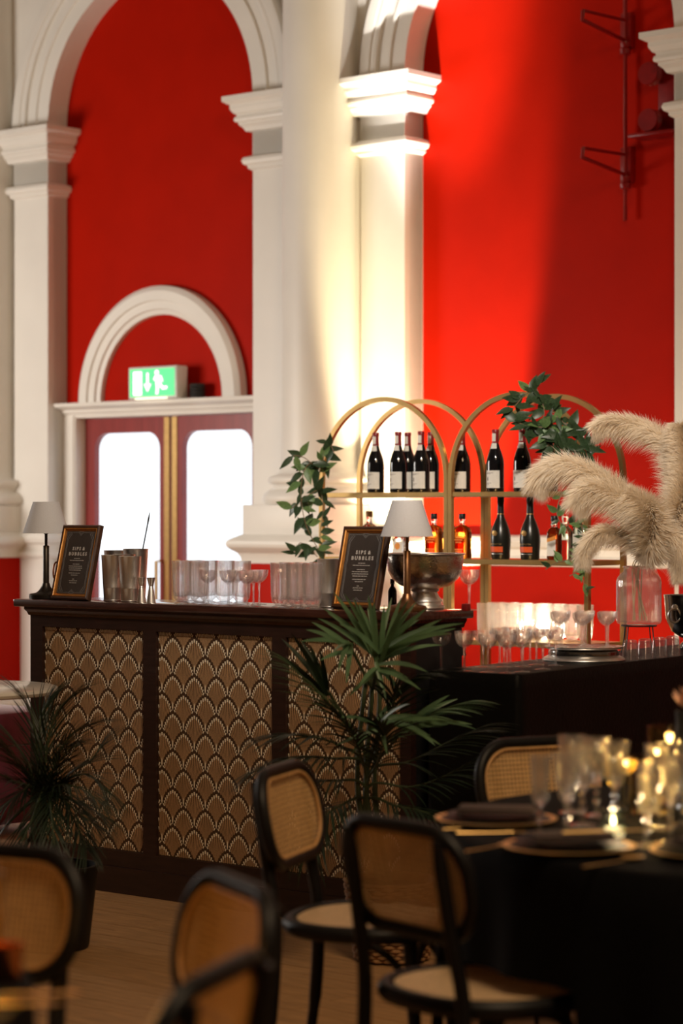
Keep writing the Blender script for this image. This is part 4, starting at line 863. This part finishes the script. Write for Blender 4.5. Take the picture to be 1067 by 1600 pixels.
chair((-0.185, 3.42), (-0.95, 0.31), 'dark cane chair whose rear faces the orange lit chair', GB)

# ================================================================== ROUND TABLES
def round_table(cx, cy, R, label, clabel, hems):
    t = thing('round_table', label, 'table', (cx, cy, 0))
    part('table_top', G().lathe([(0,0.718),(R-0.02,0.718),(R-0.012,0.724),(R-0.012,0.744),(0,0.745)], 64), 'bar_wood', t)
    part('pedestal', G().lathe([(0,0.03),(0.05,0.03),(0.045,0.2),(0.04,0.718),(0,0.718)], 24), 'cap_black', t)
    part('base_plate', G().lathe([(0,0),(0.28,0),(0.285,0.008),(0.26,0.016),(0.06,0.034),(0,0.034)], 40), 'cap_black', t)
    n = 240; vs = [(0, 0, 0.75)]; rows = [(0.5, 0.75), (R-0.02, 0.75), (R-0.004, 0.748), (R, 0.742)]
    g = G()
    for r, z in rows: vs += [(r*math.cos(2*PI*i/n), r*math.sin(2*PI*i/n), z) for i in range(n)]
    K = 7
    for k in range(1, K+1):
        for i in range(n):
            a = 2*PI*i/n; hem = 0.012
            for (ha, hw) in hems:
                d = abs((a-ha+PI) % (2*PI)-PI)
                if d < hw: hem = 0.492
                elif d < hw+0.07: hem = max(hem, 0.492-(d-hw)/0.07*0.48)
            z = 0.742-(0.742-hem)*k/K; f = (0.742-z)/0.742
            r = R+0.002+0.02*f+0.028*f*math.sin(a*26+0.6*math.sin(a*5)); vs.append((r*math.cos(a), r*math.sin(a), z))
    nr = len(rows)+K
    fs = [(0, 1+i, 1+(i+1) % n) for i in range(n)] + [(1+r*n+i, 1+(r+1)*n+i, 1+(r+1)*n+(i+1) % n, 1+r*n+(i+1) % n) for r in range(nr-1) for i in range(n)]
    o = part('table_cloth', g.add(vs, fs), 'black_cloth', None, loc=(cx, cy, 0), ang=1.0); tag(o, clabel, 'tablecloth'); return t
TC = Vector((1.147, 5.55, 0)); TR = 0.915; TZ = 0.7503
def hem_for(c, b, f): 
    f = Vector((f[0], f[1], 0)).normalized(); s = Vector((b[0], b[1], 0))+f*0.25-c; return math.atan2(s.y, s.x)
round_table(TC.x, TC.y, TR, 'round dining table set with crystal, under a black cloth', 'black cloth on the table set with crystal and candles',
    [(hem_for(TC, (-0.137,6.10), (0.95,-0.31)), 0.30), (hem_for(TC, (0.128,5.03), (0.8,0.6)), 0.34), (hem_for(TC, (0.56,6.82), (0.45,-0.89)), 0.30)])
T2 = Vector((-1.36, 3.56, 0))
round_table(T2.x, T2.y, 0.9, 'round dining table in the dark corner, under a black cloth', 'black cloth on the dark corner table with cutlery',
    [(hem_for(T2, (-0.662,4.62), (-0.5,-0.87)), 0.3), (hem_for(T2, (-0.196,4.20), (-0.92,-0.39)), 0.3), (hem_for(T2, (-0.185,3.42), (-0.95,0.31)), 0.3)])
def ontab(x, y): return pz(x, y, TZ)
# place settings
def setting(c, ang, k, lab):
    c = Vector((c.x, c.y, TZ)); d = Vector((math.cos(ang), math.sin(ang), 0)); sd = Vector((-d.y, d.x, 0)); rz = ang
    t = thing('charger_plate', 'gold rimmed black charger plate ' + lab, 'plate', c, rz)
    part('plate', G().lathe([(0,0.004),(0.09,0.003),(0.10,0),(0.105,0.004),(0.137,0.012),(0.136,0.014),(0.10,0.008),(0,0.007)], 56), 'plate_black', t)
    part('gold_rim', G().lathe([(0.128,0.0108),(0.140,0.0125),(0.141,0.0145),(0.138,0.0155),(0.127,0.0135)], 56), 'gold', t)
    t = thing('dinner_plate', 'black dinner plate on the charger ' + lab, 'plate', c+Vector((0,0,0.0085)), rz)
    part('plate', G().lathe([(0,0.004),(0.06,0.003),(0.07,0),(0.075,0.004),(0.112,0.014),(0.113,0.016),(0.11,0.0165),(0.075,0.008),(0,0.007)], 48), 'plate_black', t)
    t = thing('napkin', 'folded dark brown napkin on the plate ' + lab, 'napkin', c+Vector((0,0,0.0165)), rz)
    part('fold', G().box(-0.09, 0.09, -0.05, 0.05, 0.010, 0.017), 'napkin', t, bev=0.003); part('top_fold', G().box(-0.085, 0.086, -0.047, 0.04, 0.0175, 0.024), 'napkin', t, bev=0.003)
    return c, d, sd
def cutlery(kind, c, ang, label):
    t = thing(kind, label, 'cutlery', (c.x, c.y, TZ), ang)
    g = G(); g.tube([(-0.10,0,0.003),(-0.02,0,0.0026),(0.03,0,0.0035)], [0.0042,0.0026,0.0024], 8, flat=0.6); part('handle', g, 'gold', t)
    if kind == 'fork':
        g = G(); g.prism([(0.028,-0.003),(0.045,-0.011),(0.06,-0.011),(0.06,0.011),(0.045,0.011),(0.028,0.003)], 0.003, 0.005)
        for k in range(4): g.box(0.06, 0.095, -0.011+k*0.0064, -0.0082+k*0.0064, 0.003, 0.005)
        part('tines', g, 'gold', t, smooth=False)
    elif kind == 'knife': part('blade', G().prism([(0.028,-0.004),(0.12,-0.007),(0.13,0.002),(0.11,0.008),(0.028,0.006)], 0.002, 0.0042), 'gold', t, smooth=False)
    else:
        g = G(); n = 20; vs = [(0.055,0,0.0025)]+[(0.055+0.029*s*math.cos(2*PI*i/n), 0.019*s*math.sin(2*PI*i/n), 0.0025+0.006*s*s) for s in (0.5,1.0) for i in range(n)]
        g.add(vs, [(0,1+i,1+(i+1) % n) for i in range(n)]+[(1+i,1+n+i,1+n+(i+1) % n,1+(i+1) % n) for i in range(n)]); part('bowl', g, 'gold', t)
c1, d1, s1 = setting(ontab(775, 1287), -0.15, 1, 'before the woven chair')
c2, d2, s2 = setting(ontab(889, 1330), 0.25, 2, 'beside the lit green votive')
c3, d3, s3 = setting(ontab(1120, 1338), 0.6, 3, 'under the right hand goblets')
cutlery('fork', ontab(722, 1296)+Vector((0.01,-0.0,0)), 0.25, 'gold fork beside the plate before the woven chair')
cutlery('knife', c1+Vector((0.0,-0.172,0)), 0.1, 'gold knife in front of the plate before the woven chair')
cutlery('fork', ontab(765, 1326)+Vector((0,0.0,0)), 0.85, 'gold fork left of the plate beside the green votive')
cutlery('spoon', ontab(962, 1349), 0.75, 'gold spoon right of the plate beside the green votive')
t = thing('knife', 'gold knife laid across the napkin beside the green votive', 'cutlery', c2+Vector((0.07,-0.02,0.041)), 0.25)
part('handle', G().tube([(-0.09,0,0.004),(0.0,0,0.004)], 0.004, 8, flat=0.6), 'gold', t); part('blade', G().prism([(0,-0.004),(0.08,-0.006),(0.09,0.002),(0.07,0.007),(0,0.005)], 0.0025, 0.0045), 'gold', t, smooth=False)
# cut crystal goblets
def cutm(n, d): return lambda a, z: 1 + (d*abs(math.sin(n*a/2+z*90))-d/2 if z < 0.165 else 0)
GB1 = mesh('goblet_bowl', G().lathe([(0,0.082),(0.008,0.083),(0.018,0.095),(0.026,0.115),(0.031,0.14),(0.0345,0.175),(0.0365,0.202),(0.0352,0.202),(0.0325,0.175),(0.028,0.14),(0.021,0.115),(0.01,0.10),(0,0.097)], 64, mod=cutm(12, 0.07)), 'glass_cut', ang=0.5)
GS1 = mesh('goblet_stem', G().lathe([(0,0.006),(0.008,0.007),(0.006,0.016),(0.0055,0.03),(0.011,0.042),(0.006,0.054),(0.0095,0.064),(0.006,0.072),(0.008,0.082),(0,0.083)], 12), 'glass_cut', ang=0.4)
GF1 = mesh('goblet_foot', G().lathe([(0,0),(0.034,0),(0.035,0.002),(0.02,0.005),(0.008,0.008),(0,0.008)], 40), 'glass_cut')
FB1 = mesh('flute_bowl', G().lathe([(0,0.07),(0.012,0.072),(0.02,0.082),(0.0235,0.098),(0.022,0.112),(0.0225,0.135),(0.0265,0.19),(0.0255,0.19),(0.021,0.135),(0.0195,0.112),(0.02,0.1),(0.014,0.084),(0,0.078)], 56, mod=lambda a, z: 1+(0.09*abs(math.sin(5*a+z*60))-0.045 if 0.078 < z < 0.112 else 0)), 'glass_cut', ang=0.5)
def goblet(p, kind, label, s=1.0):
    t = thing('crystal_goblet' if kind == 'g' else 'crystal_flute', label, 'glass', (p.x, p.y, TZ), random.random()*3, 'cut crystal glasses on the dining table')
    obj('bowl', GB1 if kind == 'g' else FB1, t); o = obj('stem', GS1, t); obj('foot', GF1, t); t.scale = (s, s, s)
    if kind == 'f': o.scale = (1, 1, 0.87)
lg = 'cut crystal goblet clustered with others by the woven chair'; lr = 'cut crystal goblet among those beyond the green votive'
goblet(ontab(844, 1303), 'f', 'slim cut crystal glass standing beside the goblets before the woven chair', 0.92)
for x, y in ((886, 1308), (910, 1290), (932, 1275), (893, 1270), (961, 1283)): goblet(ontab(x, y), 'g', lg, 0.92)
goblet(ontab(1010, 1322), 'f', 'slim cut crystal glass beyond the green votive', 0.95)
for x, y in ((1047, 1318), (1030, 1295), (1066, 1290)): goblet(ontab(x, y), 'g', lr, 0.95)
# votive
pv = ontab(958, 1306); t = thing('votive_candle', 'lit candle in a small pale green glass votive', 'candle', (pv.x, pv.y, TZ))
part('glass_cup', G().lathe([(0,0),(0.024,0),(0.029,0.006),(0.031,0.03),(0.028,0.046),(0.026,0.052),(0.029,0.06),(0.0275,0.06),(0.0242,0.052),(0.026,0.045),(0.0285,0.03),(0.026,0.009),(0,0.006)], 40), 'glass_green', t)
part('wax', G().lathe([(0,0.0065),(0.018,0.0065),(0.018,0.02),(0,0.021)], 28), 'wax', t)
part('flame', G().lathe([(0,0.024),(0.004,0.028),(0.0045,0.033),(0.002,0.042),(0,0.047)], 12), 'flame', t)
plight('votive_light', (pv.x, pv.y, TZ+0.07), 0.5, 0.01, (1, 0.7, 0.38))
# hurricane candles
def hurricane(p, h, r, hc, label):
    t = thing('hurricane_candle', label, 'candle', (p.x, p.y, TZ))
    part('glass_cylinder', G().lathe([(0,0.0),(r,0.0),(r,h),(r-0.0025,h),(r-0.0025,0.006),(0,0.006)], 44), 'hurricane_glass', t)
    part('wax', G().lathe([(0,0.0065),(0.024,0.0065),(0.025,hc-0.004),(0.022,hc),(0.006,hc-0.003),(0,hc-0.003)], 32), 'wax', t)
    part('wick', G().tube([(0,0,hc-0.003),(0.001,0,hc+0.008)], 0.0008, 5), 'cap_black', t)
    part('flame', G().lathe([(0,hc+0.006),(0.0045,hc+0.012),(0.005,hc+0.018),(0.002,hc+0.03),(0,hc+0.036)], 12), 'flame', t)
    plight('candle_light', (p.x, p.y, TZ+hc+0.02), 1.0, 0.01, (1, 0.66, 0.32))
ph1 = px(1013, 1200, 5.75); ph2 = px(1046, 1170, 5.95)
hurricane(ph1, 0.135, 0.046, 0.092, 'lit pillar candle in a short glass cylinder beside the gilded rose')
hurricane(ph2, 0.190, 0.055, 0.135, 'lit pillar candle in a taller glass cylinder behind another candle')
pr_ = px(972, 1190, 5.82); t = thing('gilded_rose', 'pale gilded rose bloom lying by the candle cylinders', 'flower', (pr_.x, pr_.y, TZ))
part('holder', G().lathe([(0,0),(0.028,0),(0.022,0.01),(0.008,0.03),(0.007,0.085),(0.014,0.09),(0,0.09)], 24), 'plate_black', t)
rq = random.Random(2)
for k in range(14):
    a = k*2.4; r = 0.006+0.0022*k; g = G(); n = 6; vs = []
    for i in range(n+1):
        for j in range(5):
            th = (j/4-0.5)*1.7; rr_ = r*(0.55+0.6*math.sin(i/n*PI*0.62)); vs.append((rr_*math.cos(a+th), rr_*math.sin(a+th), 0.086+0.042*(i/n)*(1-0.014*k)))
    g.add(vs, [(i*5+j, i*5+j+1, (i+1)*5+j+1, (i+1)*5+j) for i in range(n) for j in range(4)]); part('petal', g, 'gold_petal', t)
def bloom(p, zt, label, vlabel):
    t = thing('black_vase', vlabel, 'vase', (p.x, p.y, TZ)); h = zt-TZ
    part('body', G().lathe([(0,0),(0.03,0),(0.042,h*0.25),(0.045,h*0.5),(0.03,h*0.85),(0.032,h),(0.028,h),(0.026,h*0.85),(0,h*0.3)], 32), 'plate_black', t)
    t = thing('dried_bloom', label, 'flower', (p.x, p.y, zt-0.02))
    part('stem', G().tube([(0,0,-h*0.4),(0,0,0.03)], 0.003, 6), 'vine_stem', t)
    for k in range(16):
        a = k*2.39; el = 0.15+0.065*k; g = G(); n = 5; vs = []
        for i in range(n+1):
            s = i/n; w_ = 0.016*math.sin(PI*min(1, 0.15+0.85*s))
            c_ = Vector((math.cos(a)*math.sin(el), math.sin(a)*math.sin(el), math.cos(el)))*0.055*s + Vector((0,0,0.03))
            sd = Vector((-math.sin(a), math.cos(a), 0))
            for q in (-1, 0, 1): vs.append(c_+sd*q*w_+Vector((0,0,-0.006*abs(q))))
        g.add(vs, [(i*3+j, i*3+j+1, (i+1)*3+j+1, (i+1)*3+j) for i in range(n) for j in range(2)]); part('petal', g, 'dried_peach', t)
bloom(px(1076, 1180, 5.74), 0.995, 'pale peach dried bloom above the candle cylinders', 'small black vase behind the candle cylinders')
# items on the dark corner table
pe = Vector((-0.62, 3.72, 0))
t = thing('rocks_tumbler', 'small copper votive cup on the dark corner table', 'cup', (-0.515, 3.70, TZ))
part('cup', G().lathe([(0,0),(0.022,0),(0.026,0.006),(0.029,0.05),(0.031,0.056),(0.028,0.055),(0.024,0.01),(0,0.008)], 32), 'copper', t)
for q, (x, y) in enumerate(((-0.515, 3.575), (-0.535, 3.50))): cutlery('knife', Vector((x, y, 0)), 0.1, ('gold knife next to the copper votive cup', 'gold knife near the edge of the dark corner table')[q])

t = thing('pillar_candle', 'lit pillar candle in glass on the dark corner table', 'candle', (-0.57, 3.72, TZ))
part('glass_cylinder', G().lathe([(0,0),(0.05,0),(0.05,0.16),(0.0475,0.16),(0.0475,0.006),(0,0.006)], 40), 'hurricane_glass', t)
part('wax', G().lathe([(0,0.0065),(0.03,0.0065),(0.03,0.09),(0,0.088)], 28), 'wax', t)
part('flame', G().lathe([(0,0.094),(0.0045,0.10),(0.005,0.106),(0.002,0.118),(0,0.124)], 12), 'flame', t)
plight('corner_candle_light', (-0.57, 3.72, TZ+0.108), 6.0, 0.012, (1, 0.50, 0.16))

# ================================================================== MARBLE TABLE AND BENCH
t = thing('marble_table', 'round white marble cafe table on a slim column', 'table', (-1.385, 8.8, 0))
part('table_top', G().lathe([(0,0.803),(0.325,0.803),(0.345,0.808),(0.352,0.818),(0.350,0.828),(0.335,0.833),(0,0.833)], 72), 'marble', t)
part('column', G().lathe([(0,0.02),(0.03,0.02),(0.025,0.06),(0.025,0.77),(0.08,0.803),(0,0.803)], 28), 'brass', t)
part('base', G().lathe([(0,0),(0.22,0),(0.222,0.008),(0.2,0.016),(0.04,0.03),(0,0.03)], 48), 'brass', t)
t = thing('velvet_bench', 'maroon velvet channelled bench behind the dark palm', 'bench', (-1.84, 11.35, 0), -TH)
part('seat', G().box(-0.5, 0.5, -0.22, 0.22, 0.40, 0.56), 'maroon_velvet', t, bev=0.03)
g = G()
for k in range(10): g.lathe([(0,0.06),(0.05,0.06),(0.053,0.075),(0.053,0.385),(0.05,0.40),(0,0.40)], 16, (-0.45+0.1*k, -0.16, 0))
part('channelled_front', g, 'maroon_velvet', t); part('body', G().box(-0.49, 0.49, -0.16, 0.2, 0.05, 0.40), 'maroon_velvet', t, smooth=False)
for a in (-1, 1):
    for b in (-1, 1): part('foot', G().lathe([(0,0),(0.018,0),(0.024,0.05),(0,0.05)], 12, (a*0.44, b*0.15, 0)), 'cap_black', t)

# ================================================================== PALMS
def leaflet_mesh(m, curl, wd=0.055):
    g = G(); n = 7; vs = []
    for i in range(n+1):
        t = i/n; w_ = wd*0.5*(math.sin(PI*min(1, 0.12+0.88*t))**0.6)*(1-t*0.35) if i < n else 0.0006
        for s in (-1, 0, 1): vs.append((s*w_, t, -curl*t*t+abs(s)*w_*0.35))
    g.add(vs, [(i*3+k, i*3+k+1, i*3+k+4, i*3+k+3) for i in range(n) for k in range(2)]); return mesh('leaflet', g, m, ang=1.5), (vs, g.f)
def frond(root, pts, nl, ll, m, rnd, single=True, spread=1.0, wd=0.055, curl=0.3, start=0.25):
    P = smooth_path(pts, 8); N = len(P)-1
    fo = part('frond', G().tube(P, [0.0055*(1-0.8*i/N)+0.0008 for i in range(N+1)], 6), 'palm_stem', root)
    key = (m, round(curl, 1), wd)
    if key not in LF: LF[key] = leaflet_mesh(m, round(curl, 1), wd)
    g = G()
    for i in range(nl):
        f = start+(1-start)*(i/(nl-1)); q = f*N; j = min(int(q), N-1); p = P[j].lerp(P[j+1], q-j); tg = (P[j+1]-P[j]).normalized()
        sd = tg.cross(Vector((0,0,1))); sd = sd.normalized() if sd.length > 0.05 else Vector((1,0,0))
        for s in (-1, 1):
            an = (0.95*(1-f)+0.25)*spread + rnd.uniform(-0.1, 0.1); d = (tg*math.cos(an)+sd*s*math.sin(an)+Vector((0,0,0.10+rnd.uniform(-0.1,0.1)))).normalized()
            l = ll*(0.55+0.45*math.sin(PI*min(1, (f-start)/(1-start)*0.75+0.2)))*rnd.uniform(0.88, 1.1)
            up = sd.cross(tg)*1.0; up = up if up.z > 0 else -up; xx = d.cross(up).normalized(); zz = xx.cross(d)
            mtx = Matrix.Translation(p) @ Matrix((xx, d, zz)).transposed().to_4x4() @ Matrix.Scale(l, 4)
            if single: o = obj('leaflet', LF[key][0], fo); o.matrix_local = mtx
            else: g.add([mtx @ Vector(v) for v in LF[key][1][0]], LF[key][1][1])
    if not single: part('leaflets', g, m, fo, ang=1.5)
LF = {}
rk = random.Random(21)
pk = Vector((0.165, 7.93, 0))
pot = thing('wicker_pot', 'woven wicker basket pot under the tall palm', 'pot', pk)
part('lining', G().lathe([(0,0.012),(0.115,0.012),(0.15,0.26),(0.146,0.265),(0.112,0.02),(0,0.02)], 40), 'wicker', pot)
part('soil', G().lathe([(0,0.235),(0.140,0.235),(0.140,0.228)], 32), 'soil', pot)
for k in range(22): 
    z = 0.012+k*0.0118; r0 = 0.118+0.034*k/21
    part('weave_row', G().tube([((r0+0.005*math.sin(18*a+k*PI))*math.cos(a), (r0+0.005*math.sin(18*a+k*PI))*math.sin(a), z) for a in [2*PI*i/108 for i in range(108)]], 0.0056, 6, closed=True), 'wicker', pot)
palm = thing('tall_palm', 'tall kentia palm with fresh green fan before the bar', 'palm', pk+Vector((0,0,0.22)))
def pp(x, y, dz=0.0): return px(x, y, pk.y+dz) - palm.location
for x in (562, 575, 588): part('cane_stem', G().tube(smooth_path([Vector(((x-575)*0.0008, 0, -0.05)), pp(x-2, 1250), pp(x+5, 1100), pp(582+(x-575)*0.5, 1052)], 5), [0.010]*6+[0.008]*10, 8), 'palm_stem', palm)
def fan(hub, tips, m, wd, dz0=0.0, stem=(582, 1078)):
    fo = part('frond', G().tube(smooth_path([pp(*stem), pp((stem[0]+hub[0])/2, (stem[1]+hub[1])/2, dz0*0.5), pp(*hub, dz0)], 4), 0.005, 6), 'palm_stem', palm)
    for (x, y) in tips:
        a = pp(hub[0]+rk.uniform(-5, 5), hub[1]+rk.uniform(-8, 8), dz0); b = pp(x, y, dz0+rk.uniform(-0.22, 0.10)); L = (b-a).length
        c = (a+b)/2 + Vector((0, 0, L*rk.uniform(0.06, 0.13))); vs = []; n = 9; d = (b-a).normalized()
        sd = d.cross(Vector((rk.uniform(-0.5, 0.5), -1, rk.uniform(0.1, 0.6)))).normalized(); up = sd.cross(d)
        for i in range(n+1):
            t_ = i/n; p = a*(1-t_)**2 + c*2*t_*(1-t_) + b*t_*t_; w_ = wd*0.5*(math.sin(PI*min(1, 0.10+0.90*t_))**0.55)*(1-0.35*t_) if i < n else 0.0005
            for q in (-1, 0, 1): vs.append(p + sd*q*w_ + up*abs(q)*w_*0.3)
        part('leaflet', G().add(vs, [(i*3+k, i*3+k+1, i*3+k+4, i*3+k+3) for i in range(n) for k in range(2)]), m, fo, ang=1.5)
fan((592, 1030), [(521,925),(538,928),(505,950),(497,966),(560,942),(584,940),(612,934),(627,934),(650,941),(669,948),(655,968),(690,968),(724,974),(706,990),(690,1008),(545,960),(530,975),(640,955),(512,958),(552,934),(574,950),(600,945),(638,938),(660,955),(680,978),(712,982),(575,930),(672,990)], 'leaf_palm', 0.021, -0.05)
fan((548, 1012), [(478,984),(470,1002),(487,972),(500,1032),(515,985),(528,1050),(541,1068),(520,1020)], 'leaf_palm', 0.020, -0.12)
fan((588, 1040), [(640,1062),(657,1078),(628,1085),(560,1075),(545,1088),(603,1092),(668,1050)], 'leaf_palm', 0.019, -0.15)
fan((514, 1082), [(440,998),(455,990),(470,1000),(500,1015),(430,1022),(485,1008)], 'leaf_palm_shaded', 0.022, -0.1, (560, 1160))
fan((592, 1135), [(530,1120),(525,1165),(548,1180),(640,1100),(655,1118),(700,1125),(672,1150),(690,1165),(620,1090),(605,1180)], 'leaf_palm', 0.018, -0.15, (578, 1190))
fan((640, 1130), [(702,1086),(715,1092),(738,1132),(700,1132),(680,1165),(745,1140)], 'leaf_palm', 0.018, -0.1, (580, 1200))
low = [((570,1200),(530,1165),(480,1150),(425,1150),-0.2), ((570,1200),(520,1185),(460,1185),(400,1205),-0.25), ((575,1200),(620,1150),(665,1120),(720,1100),-0.1), ((575,1210),(640,1190),(700,1160),(745,1140),0.0),
       ((570,1180),(540,1130),(500,1085),(455,1040),-0.15), ((575,1190),(610,1120),(620,1080),(650,1060),-0.2), ((575,1230),(640,1230),(690,1215),(735,1190),-0.1), ((570,1230),(520,1220),(480,1225),(440,1250),-0.2),
       ((575,1250),(620,1260),(665,1270),(700,1290),-0.2), ((570,1250),(530,1260),(500,1285),(485,1320),-0.25), ((572,1220),(560,1170),(545,1140),(520,1110),-0.3), ((573,1230),(590,1190),(600,1150),(590,1130),-0.3)]
for i, (a, b, c, d, dz) in enumerate(low): frond(palm, [pp(572, 1330), pp(*a), pp(*b, dz*0.4), pp(*c, dz*0.8), pp(*d, dz)], 18, 0.19, 'leaf_palm' if i in (2, 4) else 'leaf_palm_shaded', rk, False, 0.9, 0.06, 0.4, 0.42)  # most low fronds take the leaf colour with painted shade
# palm at the other end of the bar, shade painted into its leaf colour
pq = Vector((-0.985, 8.15, 0)); pot = thing('black_planter', 'black round planter under the dark feathery palm', 'pot', pq)
part('body', G().lathe([(0,0),(0.13,0),(0.135,0.01),(0.165,0.27),(0.168,0.28),(0.155,0.28),(0.125,0.02),(0,0.02)], 40), 'plate_black', pot); part('soil', G().lathe([(0,0.25),(0.15,0.25),(0.15,0.24)], 32), 'soil', pot)
pm2 = thing('feather_palm', 'dark feathery palm in the shadow at the bar corner', 'palm', pq+Vector((0,0,0.23)))
def pd(x, y, dz=0.0): return px(x, y, pq.y+dz) - pm2.location
for i, (a, b, c, dz) in enumerate((((70,1200),(85,1120),(120,1080),-0.1), ((60,1200),(50,1120),(30,1085),0), ((80,1210),(110,1150),(150,1130),-0.15), ((90,1230),(135,1210),(165,1235),-0.2), ((80,1230),(110,1260),(150,1290),-0.3),
     ((50,1210),(15,1150),(-15,1120),0), ((60,1230),(30,1240),(-5,1270),-0.2), ((75,1240),(80,1270),(85,1320),-0.35), ((65,1200),(62,1130),(75,1095),0.1), ((100,1220),(140,1190),(158,1165),0.05), ((70,1230),(50,1280),(30,1325),-0.3), ((85,1230),(120,1290),(135,1325),-0.3), ((60,1240),(20,1220),(-20,1200),-0.3), ((80,1250),(125,1255),(160,1275),-0.1), ((70,1250),(65,1290),(60,1330),-0.1), ((60,1250),(20,1280),(-10,1310),0.0), ((80,1235),(120,1230),(160,1255),-0.35), ((75,1225),(100,1180),(125,1160),-0.3), ((55,1225),(25,1190),(5,1165),-0.2))):
    frond(pm2, [Vector((0,0,0)), pd(66, 1310), pd(*a, dz*0.3), pd(*b, dz*0.7), pd(*c, dz)], 26, 0.17, 'leaf_palm_shaded', rk, False, 0.8, 0.035, 0.3, 0.4)
